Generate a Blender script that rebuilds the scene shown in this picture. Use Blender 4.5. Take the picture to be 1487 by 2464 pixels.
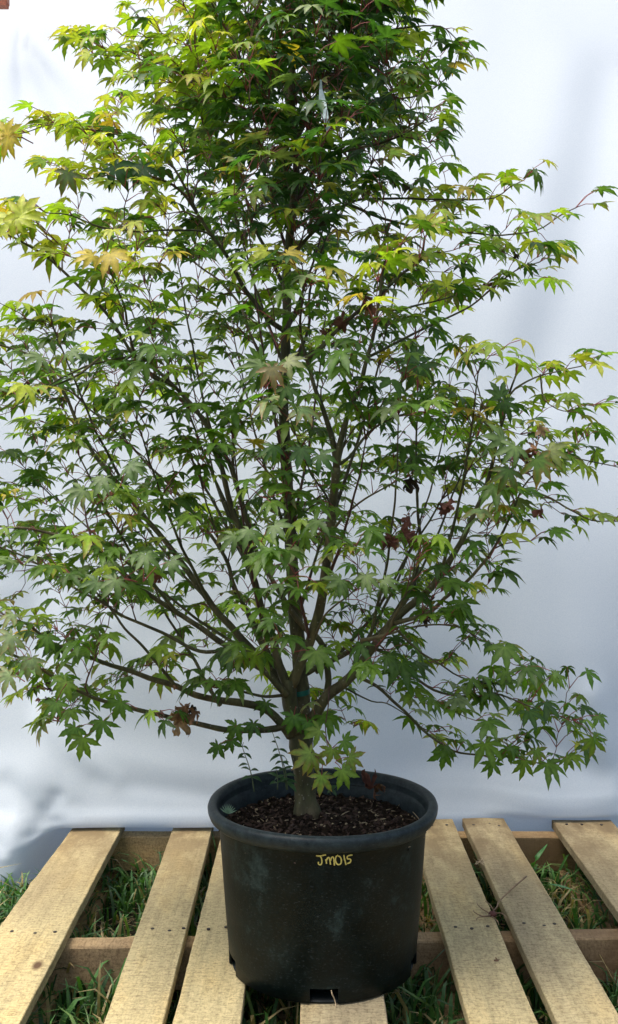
import bpy, math, random
import numpy as np
from mathutils import Vector, Matrix, noise

random.seed(7); rng = np.random.default_rng(7)
for o in list(bpy.data.objects): bpy.data.objects.remove(o)
scene = bpy.context.scene
C = bpy.data.collections.new('scene'); scene.collection.children.link(C)
R = math.radians

# ------------------------------------------------------------- camera
CZ = 0.708            # camera height above the pallet deck (deck top is z = 0)
F = 2400.0
cam = bpy.data.cameras.new('camera'); cam_o = bpy.data.objects.new('camera', cam)
C.objects.link(cam_o); scene.camera = cam_o
cam.sensor_fit = 'VERTICAL'; cam.sensor_height = 24.64; cam.sensor_width = 24.64; cam.lens = 24.0
cam.shift_y = -62/2464; cam.clip_start = 0.02; cam.clip_end = 500
cam_o.location = (0, 0, CZ); cam_o.rotation_euler = (R(90), 0, 0)

# ------------------------------------------------------------- light
SUN_EL, SUN_AZ = 68.0, -115.0      # azimuth measured from +Y (behind the sheet) towards -X
world = bpy.data.worlds.new('World'); scene.world = world; world.use_nodes = True
nt = world.node_tree; nt.nodes.clear()
sky = nt.nodes.new('ShaderNodeTexSky'); sky.sky_type = 'NISHITA'; sky.sun_disc = False
sky.sun_elevation = R(SUN_EL); sky.sun_rotation = R(SUN_AZ)
sky.air_density = 1.0; sky.dust_density = 6.0; sky.ozone_density = 1.0
bg = nt.nodes.new('ShaderNodeBackground'); bg.inputs['Strength'].default_value = 0.15
wo = nt.nodes.new('ShaderNodeOutputWorld')
nt.links.new(sky.outputs[0], bg.inputs[0]); nt.links.new(bg.outputs[0], wo.inputs[0])
sun = bpy.data.lights.new('sun', 'SUN'); sun.energy = 1.5; sun.angle = R(38); sun.color = (1, .97, .92)
sun_o = bpy.data.objects.new('sun', sun); C.objects.link(sun_o)
sd = Vector((math.sin(R(SUN_AZ))*math.cos(R(SUN_EL)), math.cos(R(SUN_AZ))*math.cos(R(SUN_EL)), math.sin(R(SUN_EL))))
sun_o.rotation_euler = sd.to_track_quat('Z', 'Y').to_euler()
scene.view_settings.view_transform = 'Standard'; scene.view_settings.look = 'None'
scene.view_settings.exposure = 0.78; scene.view_settings.gamma = 1.0
scene.view_settings.use_curve_mapping = False
scene.render.engine = 'CYCLES'
scene.cycles.max_bounces = 10; scene.cycles.transmission_bounces = 6; scene.cycles.diffuse_bounces = 6

# ------------------------------------------------------------- helpers
def px(x, y, Y):
    return np.array([(x-743.5)/F*Y, Y, CZ-(y-1170)/F*Y])

def tag(o, label=None, cat=None, group=None, kind=None):
    if label: o['label'] = label
    if cat: o['category'] = cat
    if group: o['group'] = group
    if kind: o['kind'] = kind
    return o

def empty(name, loc=(0, 0, 0)):
    o = bpy.data.objects.new(name, None); C.objects.link(o); o.location = loc
    o.empty_display_size = .05
    return o

def mesh_obj(name, verts, faces, mats, parent=None, smooth=True, fmat=None, cols=None, origin=None):
    """verts are world coordinates; the object's origin is put at `origin`."""
    V = np.asarray(verts, dtype=float)
    if origin is None: origin = V.mean(axis=0) if len(V) else np.zeros(3)
    origin = np.asarray(origin, dtype=float)
    me = bpy.data.meshes.new(name)
    me.from_pydata((V-origin).tolist(), [], [tuple(int(i) for i in f) for f in faces] if not isinstance(faces, np.ndarray) else faces.tolist())
    for m in (mats if isinstance(mats, (list, tuple)) else [mats]): me.materials.append(m)
    if fmat is not None: me.polygons.foreach_set('material_index', np.asarray(fmat, dtype=np.int32))
    if smooth: me.polygons.foreach_set('use_smooth', np.ones(len(me.polygons), dtype=bool))
    if cols is not None:
        a = me.color_attributes.new('tint', 'FLOAT_COLOR', 'POINT')
        cc = np.ones((len(V), 4)); cc[:, :3] = cols
        a.data.foreach_set('color', cc.ravel())
    me.update()
    o = bpy.data.objects.new(name, me); C.objects.link(o)
    o.location = origin
    if parent is not None:
        o.parent = parent
        p = parent; off = np.zeros(3)
        while p is not None:
            off += np.array(p.location); p = p.parent
        o.location = origin-off
    return o

def catmull(pts, step=.012):
    P = np.asarray(pts, dtype=float)
    if len(P) < 3:
        n = max(2, int(np.linalg.norm(P[-1, :3]-P[0, :3])/step)+1)
        t = np.linspace(0, 1, n)[:, None]
        return P[0]*(1-t)+P[-1]*t
    Q = np.vstack([2*P[0]-P[1], P, 2*P[-1]-P[-2]])
    out = []
    for i in range(1, len(Q)-2):
        L = np.linalg.norm(Q[i+1, :3]-Q[i, :3]); n = max(1, int(round(L/step)))
        for k in range(n):
            t = k/n
            out.append(.5*((2*Q[i])+(-Q[i-1]+Q[i+1])*t+(2*Q[i-1]-5*Q[i]+4*Q[i+1]-Q[i+2])*t*t+(-Q[i-1]+3*Q[i]-3*Q[i+1]+Q[i+2])*t**3))
    out.append(Q[-2])
    return np.array(out)

def tube(P, rad, sides=6, cap=True, rough=0.0):
    P = np.asarray(P, dtype=float); n = len(P)
    T = np.gradient(P, axis=0); T /= np.maximum(np.linalg.norm(T, axis=1), 1e-9)[:, None]
    ref = np.array([0, 1, 0.]) if abs(T[0][1]) < .8 else np.array([1., 0, 0])
    V = []; 
    nrm = np.cross(T[0], ref); nrm /= np.linalg.norm(nrm)
    for i in range(n):
        nrm = nrm-T[i]*np.dot(nrm, T[i]); nrm /= max(np.linalg.norm(nrm), 1e-9)
        b = np.cross(T[i], nrm)
        for k in range(sides):
            a = 2*math.pi*k/sides
            r = rad[i]
            if rough:
                q = P[i]*60+np.array([math.cos(a), math.sin(a), 0])*1.3
                r *= 1+rough*noise.noise(Vector(q))
            V.append(P[i]+(nrm*math.cos(a)+b*math.sin(a))*r)
    Fc = []
    for i in range(n-1):
        for k in range(sides):
            k2 = (k+1) % sides
            Fc.append((i*sides+k, i*sides+k2, (i+1)*sides+k2, (i+1)*sides+k))
    if cap:
        Fc.append(tuple(range(sides-1, -1, -1))); Fc.append(tuple((n-1)*sides+k for k in range(sides)))
    return V, Fc

class Acc:
    def __init__(s): s.V = []; s.F = []; s.M = []; s.C = []; s.n = 0
    def add(s, V, Fc, m=0, col=None):
        s.V.extend(V); s.F.extend([tuple(i+s.n for i in f) for f in Fc]); s.M.extend([m]*len(Fc) if np.isscalar(m) else m)
        if col is not None:
            c = np.asarray(col, dtype=float)
            s.C.extend(c.tolist() if c.ndim == 2 else [list(c)]*len(V))
        s.n += len(V)
    def build(s, name, mats, parent=None, smooth=True, origin=None):
        return mesh_obj(name, s.V, s.F, mats, parent, smooth, s.M, s.C if len(s.C) == len(s.V) and s.V else None, origin)

# ------------------------------------------------------------- materials
def mat(name):
    m = bpy.data.materials.new(name); m.use_nodes = True
    n = m.node_tree; n.nodes.clear()
    out = n.nodes.new('ShaderNodeOutputMaterial')
    return m, n, out
def N(n, t, **kw):
    nd = n.nodes.new(t)
    for k, v in kw.items():
        if k in nd.inputs: nd.inputs[k].default_value = v
        else: setattr(nd, k, v)
    return nd
def ramp(n, stops):
    r = n.nodes.new('ShaderNodeValToRGB'); e = r.color_ramp.elements
    while len(e) > 1: e.remove(e[0])
    e[0].position = stops[0][0]; e[0].color = (*stops[0][1], 1)
    for p, c in stops[1:]:
        k = e.new(p); k.color = (*c, 1)
    return r
def mixc(n, fac, a, b, typ='MIX'):
    m = n.nodes.new('ShaderNodeMix'); m.data_type = 'RGBA'; m.blend_type = typ
    for sock, v in ((m.inputs[0], fac), (m.inputs[6], a), (m.inputs[7], b)):
        if isinstance(v, bpy.types.NodeSocket): n.links.new(v, sock)
        else: sock.default_value = v if not isinstance(v, tuple) or len(v) == 4 else (*v, 1)
    return m.outputs[2]
def mapped(n, scale, coord='Object', rnd=False):
    tc = n.nodes.new('ShaderNodeTexCoord'); mp = n.nodes.new('ShaderNodeMapping')
    mp.inputs['Scale'].default_value = scale
    n.links.new(tc.outputs[coord], mp.inputs[0])
    if rnd:
        oi = n.nodes.new('ShaderNodeObjectInfo'); ml = n.nodes.new('ShaderNodeMath'); ml.operation = 'MULTIPLY'; ml.inputs[1].default_value = 37.0
        n.links.new(oi.outputs['Random'], ml.inputs[0])
        cb = n.nodes.new('ShaderNodeCombineXYZ')
        for i in range(3): n.links.new(ml.outputs[0], cb.inputs[i])
        n.links.new(cb.outputs[0], mp.inputs['Location'])
    return mp.outputs[0]
def noise_n(n, vec, scale, detail=4, rough=.55, dist=0):
    t = N(n, 'ShaderNodeTexNoise'); t.inputs['Scale'].default_value = scale; t.inputs['Detail'].default_value = detail
    t.inputs['Roughness'].default_value = rough; t.inputs['Distortion'].default_value = dist
    n.links.new(vec, t.inputs['Vector']); return t.outputs['Fac']
def bump(n, h, strength, dist):
    b = N(n, 'ShaderNodeBump'); b.inputs['Strength'].default_value = strength; b.inputs['Distance'].default_value = dist
    n.links.new(h, b.inputs['Height']); return b.outputs[0]

def leaf_material(name, trans=.42, rough=.5):
    m, n, out = mat(name)
    at = N(n, 'ShaderNodeAttribute'); at.attribute_name = 'tint'
    v = mapped(n, (1, 1, 1))
    f = noise_n(n, v, 160, 3)
    sp = ramp(n, [(.3, (.80, .80, .80)), (.7, (1.25, 1.2, 1.1))]); n.links.new(f, sp.inputs[0])
    col = mixc(n, 1.0, at.outputs['Color'], sp.outputs[0], 'MULTIPLY')
    p = N(n, 'ShaderNodeBsdfPrincipled'); n.links.new(col, p.inputs['Base Color'])
    p.inputs['Roughness'].default_value = rough; p.inputs['Specular IOR Level'].default_value = .5
    tr = N(n, 'ShaderNodeBsdfTranslucent')
    tc = mixc(n, 1.0, col, (1.45, 1.6, .5), 'MULTIPLY'); n.links.new(tc, tr.inputs[0])
    mx = N(n, 'ShaderNodeMixShader'); mx.inputs[0].default_value = trans
    n.links.new(p.outputs[0], mx.inputs[1]); n.links.new(tr.outputs[0], mx.inputs[2])
    b = bump(n, f, .35, .001); n.links.new(b, p.inputs['Normal'])
    n.links.new(mx.outputs[0], out.inputs[0])
    return m
M_leaf = leaf_material('maple_leaf')
M_grass = leaf_material('grass_blade', .3, .45)
M_weed = leaf_material('weed_leaf', .25, .5)
M_dead = leaf_material('dead_leaf', .12, .75)

def simple(name, col, rough=.6, nscale=60, var=.35, bmp=.3, bd=.002, spec=.5, stretch=(1, 1, 1)):
    m, n, out = mat(name)
    v = mapped(n, stretch); f = noise_n(n, v, nscale, 5)
    r = ramp(n, [(.3, tuple(c*(1-var) for c in col)), (.7, tuple(c*(1+var) for c in col))]); n.links.new(f, r.inputs[0])
    p = N(n, 'ShaderNodeBsdfPrincipled'); n.links.new(r.outputs[0], p.inputs['Base Color'])
    p.inputs['Roughness'].default_value = rough; p.inputs['Specular IOR Level'].default_value = spec
    n.links.new(bump(n, f, bmp, bd), p.inputs['Normal']); n.links.new(p.outputs[0], out.inputs[0])
    return m
M_petiole = simple('petiole', (.22, .045, .04), .45, 80)
M_twig = simple('twig_bark', (.095, .042, .030), .55, 120)
M_stem = simple('weed_stem', (.09, .12, .05), .6)
M_tie = simple('tie_band', (.01, .13, .10), .4)
M_nail = simple('nail', (.03, .022, .018), .7)
M_straw = simple('straw', (.36, .28, .17), .8)
M_clamp = simple('clamp_orange', (.36, .09, .035), .55, 300, .5)
M_black = simple('gap_black', (.012, .014, .012), .7)
M_ink = simple('yellow_marker', (.75, .62, .16), .6, 300, .12, .1)
M_tagm = simple('tag_plastic', (.48, .60, .58), .4, 90, .2)

def bark():
    m, n, out = mat('bark')
    v = mapped(n, (1, 1, .35)); f = noise_n(n, v, 55, 6, .65)
    f2 = noise_n(n, mapped(n, (1, 1, 1)), 14, 3)
    r = ramp(n, [(.28, (.030, .026, .015)), (.5, (.085, .078, .040)), (.72, (.17, .155, .09))]); n.links.new(f, r.inputs[0])
    r2 = ramp(n, [(.35, (.70, .85, .55)), (.65, (1.25, 1.05, .95))]); n.links.new(f2, r2.inputs[0])
    c = mixc(n, 1.0, r.outputs[0], r2.outputs[0], 'MULTIPLY')
    # lichen specks
    vo = N(n, 'ShaderNodeTexVoronoi'); vo.inputs['Scale'].default_value = 130; n.links.new(mapped(n, (1, 1, 1)), vo.inputs['Vector'])
    sr = ramp(n, [(.10, (1, 1, 1)), (.2, (0, 0, 0))]); n.links.new(vo.outputs['Distance'], sr.inputs[0])
    c = mixc(n, sr.outputs[0], c, (.2, .19, .13))
    p = N(n, 'ShaderNodeBsdfPrincipled'); n.links.new(c, p.inputs['Base Color']); p.inputs['Roughness'].default_value = .7
    n.links.new(bump(n, f, .7, .004), p.inputs['Normal']); n.links.new(p.outputs[0], out.inputs[0])
    return m
M_bark = bark()

def wood(name, base, dark):
    m, n, out = mat(name)
    v = mapped(n, (1, .045, 1), rnd=True)                     # long grain
    g = noise_n(n, v, 110, 6, .6, .6)
    v2 = mapped(n, (1, .3, 1), rnd=True); blot = noise_n(n, v2, 9, 4, .6)
    v3 = mapped(n, (.35, 1.6, 1), rnd=True); saw = noise_n(n, v3, 190, 4, .7)   # rough saw fuzz
    fine = noise_n(n, mapped(n, (1, .6, 1)), 300, 4, .75)
    r = ramp(n, [(.25, tuple(c*.74 for c in base)), (.5, base), (.75, tuple(min(1, c*1.12) for c in base))]); n.links.new(g, r.inputs[0])
    r2 = ramp(n, [(.32, (.66, .66, .70)), (.52, (1, 1, 1)), (.74, (1.12, 1.02, .86))]); n.links.new(blot, r2.inputs[0])
    c = mixc(n, 1.0, r.outputs[0], r2.outputs[0], 'MULTIPLY')
    r3 = ramp(n, [(.36, (.60, .57, .55)), (.5, (1, 1, 1)), (.66, (1.12, 1.12, 1.1))]); n.links.new(saw, r3.inputs[0])
    c = mixc(n, .75, c, mixc(n, 1.0, c, r3.outputs[0], 'MULTIPLY'))
    r4 = ramp(n, [(.36, (.50, .47, .44)), (.50, (1, 1, 1)), (.68, (1.12, 1.12, 1.12))]); n.links.new(fine, r4.inputs[0])
    c = mixc(n, .7, c, mixc(n, 1.0, c, r4.outputs[0], 'MULTIPLY'))
    # small knots
    vo = N(n, 'ShaderNodeTexVoronoi'); vo.inputs['Scale'].default_value = 7; n.links.new(mapped(n, (1, .55, 1), rnd=True), vo.inputs['Vector'])
    kr = ramp(n, [(.03, (1, 1, 1)), (.07, (0, 0, 0))]); n.links.new(vo.outputs['Distance'], kr.inputs[0])
    c = mixc(n, kr.outputs[0], c, dark)
    # boards get darker towards their far end, broken up by noise
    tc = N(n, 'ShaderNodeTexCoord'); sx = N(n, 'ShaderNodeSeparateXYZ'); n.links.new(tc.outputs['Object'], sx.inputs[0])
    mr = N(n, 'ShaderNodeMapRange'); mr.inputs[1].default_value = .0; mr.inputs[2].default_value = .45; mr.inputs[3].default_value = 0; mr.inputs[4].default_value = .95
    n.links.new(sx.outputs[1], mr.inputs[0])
    far_noise = noise_n(n, mapped(n, (1, .5, 1), rnd=True), 16, 4, .65)
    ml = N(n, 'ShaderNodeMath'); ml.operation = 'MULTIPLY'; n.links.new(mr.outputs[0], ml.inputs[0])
    sr = ramp(n, [(.22, (0, 0, 0)), (.55, (1, 1, 1))]); n.links.new(far_noise, sr.inputs[0]); n.links.new(sr.outputs[0], ml.inputs[1])
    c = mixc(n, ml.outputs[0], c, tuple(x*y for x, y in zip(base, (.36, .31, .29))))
    p = N(n, 'ShaderNodeBsdfPrincipled'); n.links.new(c, p.inputs['Base Color']); p.inputs['Roughness'].default_value = .85; p.inputs['Specular IOR Level'].default_value = .25
    oi = N(n, 'ShaderNodeObjectInfo'); orr = ramp(n, [(0, (.82, .80, .84)), (.5, (1, .97, .92)), (1, (1.1, 1.08, 1.02))]); n.links.new(oi.outputs['Random'], orr.inputs[0])
    c = mixc(n, 1.0, c, orr.outputs[0], 'MULTIPLY'); n.links.new(c, p.inputs['Base Color'])
    ad = N(n, 'ShaderNodeMath'); ad.operation = 'ADD'; n.links.new(saw, ad.inputs[0]); n.links.new(g, ad.inputs[1])
    n.links.new(bump(n, ad.outputs[0], .5, .002), p.inputs['Normal']); n.links.new(p.outputs[0], out.inputs[0])
    return m
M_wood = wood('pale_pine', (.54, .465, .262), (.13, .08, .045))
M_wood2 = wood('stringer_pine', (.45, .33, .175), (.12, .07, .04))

def plastic(name='black_plastic', worn_sheen=None):
    m, n, out = mat(name)
    a = noise_n(n, mapped(n, (1, 1, 1)), 13, 7, .75); b = noise_n(n, mapped(n, (1, 1, 2.4)), 190, 4, .7)
    r = ramp(n, [(.42, (.0012, .0042, .0036)), (.56, (.0035, .0088, .0082)), (.68, (.024, .042, .040))]); n.links.new(a, r.inputs[0])
    if worn_sheen:
        r = ramp(n, [(.3, (.008, .013, .016)), (.7, worn_sheen)]); n.links.new(noise_n(n, mapped(n, (1, 1, 1)), 60, 6, .75), r.inputs[0])
    sc = ramp(n, [(.57, (0, 0, 0)), (.72, (1, 1, 1))]); n.links.new(b, sc.inputs[0])
    c = mixc(n, mixc(n, 1.0, sc.outputs[0], (.22, .22, .22), 'MULTIPLY'), r.outputs[0], (.13, .16, .165))
    p = N(n, 'ShaderNodeBsdfPrincipled'); n.links.new(c, p.inputs['Base Color'])
    rr = N(n, 'ShaderNodeMapRange'); rr.inputs[3].default_value = .30; rr.inputs[4].default_value = .58; n.links.new(a, rr.inputs[0]); n.links.new(rr.outputs[0], p.inputs['Roughness'])
    p.inputs['Specular IOR Level'].default_value = .2; n.links.new(bump(n, b, .25, .001), p.inputs['Normal']); n.links.new(p.outputs[0], out.inputs[0])
    return m
M_pot = plastic(); M_rim = plastic('worn_sheen_plastic', (.034, .050, .054))  # rim wear, with sky reflection put into the lighter blue-grey tone

def sheet_mat():
    m, n, out = mat('white_fabric')
    f = noise_n(n, mapped(n, (1, 1, 1)), 420, 4, .8)
    r = ramp(n, [(.32, (.61, .70, .775)), (.68, (.79, .855, .895))]); n.links.new(f, r.inputs[0])
    p = N(n, 'ShaderNodeBsdfPrincipled'); n.links.new(r.outputs[0], p.inputs['Base Color']); p.inputs['Roughness'].default_value = .55
    p.inputs['Specular IOR Level'].default_value = .35
    p.inputs['Sheen Weight'].default_value = .15
    n.links.new(bump(n, f, .15, .001), p.inputs['Normal'])
    tr = N(n, 'ShaderNodeBsdfTranslucent'); tr.inputs[0].default_value = (.70, .80, .90, 1)
    mx = N(n, 'ShaderNodeMixShader'); mx.inputs[0].default_value = .32
    n.links.new(p.outputs[0], mx.inputs[1]); n.links.new(tr.outputs[0], mx.inputs[2]); n.links.new(mx.outputs[0], out.inputs[0])
    return m
M_sheet = sheet_mat()

def soil_mat(name, a, b, scale):
    m, n, out = mat(name)
    f = noise_n(n, mapped(n, (1, 1, 1)), scale, 8, .75)
    r = ramp(n, [(.35, a), (.65, b)]); n.links.new(f, r.inputs[0])
    p = N(n, 'ShaderNodeBsdfPrincipled'); n.links.new(r.outputs[0], p.inputs['Base Color']); p.inputs['Roughness'].default_value = .95; p.inputs['Specular IOR Level'].default_value = .2
    n.links.new(bump(n, f, 1, .01), p.inputs['Normal']); n.links.new(p.outputs[0], out.inputs[0])
    return m
M_soil = soil_mat('potting_soil', (.008, .005, .003), (.045, .028, .016), 130)
M_earth = soil_mat('earth', (.010, .010, .006), (.05, .045, .025), 40)

# ------------------------------------------------------------- ground and grass
GZ = -.105
def ground():
    xs = np.concatenate([np.linspace(-60, -3, 12), np.linspace(-2.6, 2.6, 53), np.linspace(3, 60, 12)])
    ys = np.concatenate([np.linspace(-60, -1, 12), np.linspace(-.8, 4.4, 53), np.linspace(5, 80, 12)])
    V = [(x, y, GZ+.012*noise.noise(Vector((x*6, y*6, 0)))+.006*noise.noise(Vector((x*25, y*25, 3)))-.006) for y in ys for x in xs]
    w = len(xs); Fc = [(j*w+i, j*w+i+1, (j+1)*w+i+1, (j+1)*w+i) for j in range(len(ys)-1) for i in range(w-1)]
    o = mesh_obj('ground', V, Fc, M_earth, origin=(0, 1.5, GZ)); tag(o, kind='structure')
ground()

def grass():
    acc_V = []; acc_F = []; acc_C = []; n0 = 0
    def blades(n, x0, x1, y0, y1, h0, h1, w0=.0016, w1=.0034, seed=1, test=None):
        nonlocal n0
        g = np.random.default_rng(seed)
        X = g.uniform(x0, x1, n); Y = g.uniform(y0, y1, n)
        # clumps
        cl = np.array([noise.noise(Vector((x*9, y*9, 5))) for x, y in zip(X, Y)])
        keep = g.uniform(-.55, .45, n) < cl+.12
        if test is not None: keep &= test(X, Y)
        X = X[keep]; Y = Y[keep]; cl = cl[keep]; n = len(X)
        H = g.uniform(h0, h1, n)*(1+.5*cl); W = g.uniform(w0, w1, n)
        A = g.uniform(0, 2*np.pi, n); B = A+g.normal(0, .6, n)
        lean = np.abs(g.normal(.5, .4, n))*H
        segs = [(0, 0, 1.0), (.45, .18, .95), (.8, .55, .65), (1.0, 1.0, .05)]
        side = np.stack([-np.sin(A), np.cos(A), np.zeros(n)], 1); ld = np.stack([np.cos(B), np.sin(B), np.zeros(n)], 1)
        base = np.stack([X, Y, np.full(n, GZ-.004)], 1)
        rows = []
        for (t, l, w) in segs:
            c = base+ld*(lean*l)[:, None]+np.array([0, 0, 1])*(H*(t-.22*l*l))[:, None]
            rows.append(c-side*(W*w)[:, None]); rows.append(c+side*(W*w)[:, None])
        V = np.stack(rows, 1)                                      # n,8,3
        idx = n0+np.arange(n)[:, None]*8
        Fq = np.concatenate([idx+np.array([[0, 1, 3, 2]]), idx+np.array([[2, 3, 5, 4]]), idx+np.array([[4, 5, 7, 6]])], 0)
        pal = np.array([(.045, .13, .035), (.07, .19, .045), (.03, .09, .025), (.13, .24, .06), (.38, .32, .16), (.26, .2, .1)])
        ci = g.choice(6, n, p=[.27, .21, .18, .12, .15, .07])
        col = pal[ci]*g.uniform(.75, 1.25, n)[:, None]
        acc_V.append(V.reshape(-1, 3)); acc_F.append(Fq); acc_C.append(np.repeat(col, 8, 0)); n0 += n*8
    NB = lambda X, Y: ~((X < -.47) & (Y > 1.955))
    blades(30000, -1.0, 1.0, 1.0, 2.35, .02, .062, seed=1, test=NB)
    blades(6500, -1.0, 1.0, 1.0, 2.35, .05, .10, .0022, .0042, seed=2, test=NB)
    blades(9000, -1.0, -.44, 1.2, 2.25, .04, .085, .002, .004, seed=3, test=NB)
    blades(16000, -3, 3, -.5, 4, .03, .08, .002, .004, seed=4, test=NB)
    blades(12000, -9, 9, -5, 12, .05, .10, .004, .008, seed=5)
    # dry litter lying on the earth
    g = np.random.default_rng(9)
    n = 3500; P = np.stack([g.uniform(-.9, .9, n), g.uniform(1, 2.2, n), GZ+g.uniform(.002, .014, n)], 1)
    A = g.uniform(0, 6.28, n); L = g.uniform(.008, .035, n); W = g.uniform(.0006, .0014, n)
    d = np.stack([np.cos(A), np.sin(A), g.normal(0, .2, n)], 1)*L[:, None]; s = np.stack([-np.sin(A), np.cos(A), np.zeros(n)], 1)*W[:, None]
    V = np.stack([P-d-s, P-d+s, P+d+s, P+d-s], 1); idx = n0+np.arange(n)[:, None]*4
    acc_V.append(V.reshape(-1, 3)); acc_F.append(idx+np.array([[0, 1, 2, 3]])); acc_C.append(np.repeat(np.array([(.30, .23, .13)])*g.uniform(.4, 1.3, n)[:, None], 4, 0)); n0 += 4*n
    V = np.concatenate(acc_V)
    keep_board = V
    o = mesh_obj('grass', V, np.concatenate(acc_F), M_grass, smooth=True, cols=np.concatenate(acc_C), origin=(0, 1.5, GZ))
    tag(o, 'short green lawn grass growing up through the gaps of the pallet', 'grass', kind='stuff')
grass()

# ------------------------------------------------------------- pallet
D = 1.5
pallet = empty('wooden_pallet', (0.07, 1.58, GZ)); tag(pallet, 'pale wooden pallet of wide slats lying on the grass under the pot', 'pallet')
DT = .0165; ST = .0716
def board(name, xl0, xr0, xl1, xr1, y0, y1, z1, th, material, seed, label=None, ragged=.0012):
    """board running away from the camera; x given at the near (0) and far (1) end"""
    g = np.random.default_rng(seed); ny = 70
    secs = []
    ph = g.uniform(0, 50)
    for j in range(ny+1):
        t = j/ny; y = y0+(y1-y0)*t
        xl = xl0+(xl1-xl0)*t+ragged*noise.noise(Vector((ph, y*7, 0)))*.8+ragged*.16*g.normal()
        xr = xr0+(xr1-xr0)*t+ragged*noise.noise(Vector((ph+9, y*7, 0)))*.8+ragged*.16*g.normal()
        w = .0022*noise.noise(Vector((ph, y*2.5, 4)))
        b = .0012
        zt = z1+w; zb = z1-th+w*.5
        mid = (xl+xr)/2; cup = .0012*math.sin(ph)
        secs.append([(xl, y, zb), (xl, y, zt-b), (xl+b, y, zt), (mid, y, zt+cup), (xr-b, y, zt), (xr, y, zt-b), (xr, y, zb)])
    m = len(secs[0]); V = [p for s in secs for p in s]; Fc = []
    for j in range(ny):
        for k in range(m):
            k2 = (k+1) % m
            Fc.append((j*m+k, (j+1)*m+k, (j+1)*m+k2, j*m+k2))
    Fc.append(tuple(range(m))); Fc.append(tuple(ny*m+k for k in range(m-1, -1, -1)))
    o = mesh_obj(name, V, Fc, material, pallet, smooth=False, origin=((xl0+xr1)/2, 1.58, z1-th/2))
    if label: o['label'] = label
    return o
boards = [  # near-left, near-right, far-left, far-right in units of D
    (-.338, -.2530, -.3265, -.2590), (-.1775, -.1265, -.1885, -.1340), (-.1205, -.0595, -.1190, -.0620),
    (-.0078, .0690, -.0080, .0700), (.1408, .2005, .1425, .2040), (.2190, .2775, .2178, .2765), (.3405, .4260, .3430, .4275)]
bo = []
for i, (a, b, c, d) in enumerate(boards):
    far = 2.105+(.012 if i == 6 else (.004*i if i > 3 else 0))
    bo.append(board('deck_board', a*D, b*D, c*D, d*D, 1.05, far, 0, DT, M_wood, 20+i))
for i, (a, b) in enumerate([(-.335, -.262), (-.05, .03), (.131, .2), (.343, .425)]):
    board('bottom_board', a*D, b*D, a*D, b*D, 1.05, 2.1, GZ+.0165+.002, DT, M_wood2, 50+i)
def stringer(y0l, y0r, th, seed):
    g = np.random.default_rng(seed); n = 40; x0, x1 = -.322*D, .425*D
    secs = []
    for j in range(n+1):
        t = j/n; x = x0+(x1-x0)*t; yf = y0l+(y0r-y0l)*t+.0008*g.normal(); yb = yf+th
        zt = -DT-.0006; zb = -DT-ST; b = .0025
        e = .0012*noise.noise(Vector((x*20, seed, 0)))
        secs.append([(x, yf, zb+.001), (x, yf+e, zt-b), (x, yf+b+e, zt), (x, yb-b, zt), (x, yb, zt-b), (x, yb, zb+.001)])
    m = 6; V = [p for s in secs for p in s]; Fc = []
    for j in range(n):
        for k in range(m):
            k2 = (k+1) % m; Fc.append((j*m+k, j*m+k2, (j+1)*m+k2, (j+1)*m+k))
    Fc.append(tuple(range(m-1, -1, -1))); Fc.append(tuple(n*m+k for k in range(m)))
    # grain runs along X here: object is rotated so its local Y is the long axis
    V = np.array(V); o0 = np.array([.07, (y0l+y0r)/2, -DT-ST/2]); L = V-o0
    me = bpy.data.meshes.new('stringer')
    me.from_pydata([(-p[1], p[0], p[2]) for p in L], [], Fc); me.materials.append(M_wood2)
    o = bpy.data.objects.new('stringer', me); C.objects.link(o); o.parent = pallet
    o.location = o0-np.array(pallet.location); o.rotation_euler = (0, 0, R(-90))
    return o
stringer(1.062, 1.085, .036, 1); stringer(1.563, 1.606, .036, 2); stringer(2.064, 2.062, .036, 3)
# nail heads in the deck boards
nv, nf = tube([(0, 0, -.002), (0, 0, .0009)], [.0030, .0030], 8)
nail_me = bpy.data.meshes.new('nail'); nail_me.from_pydata([tuple(v) for v in nv], [], nf); nail_me.materials.append(M_nail)
g = np.random.default_rng(4)
for i, (a, b, c, d) in enumerate(boards):
    for sy in (1.585+.022*i/6*1.2, 2.085):
        for fr in (.22, .52, .8):
            x = D*(a+(b-a)*(fr+g.uniform(-.06, .06))); y = sy+g.uniform(-.008, .008)
            o = bpy.data.objects.new('nail', nail_me); C.objects.link(o); o.parent = bo[i]
            o.location = Vector((x, y, .0008))-Vector(bo[i].location)-Vector(pallet.location)
            o.scale = (1, 1, .6)

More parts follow.
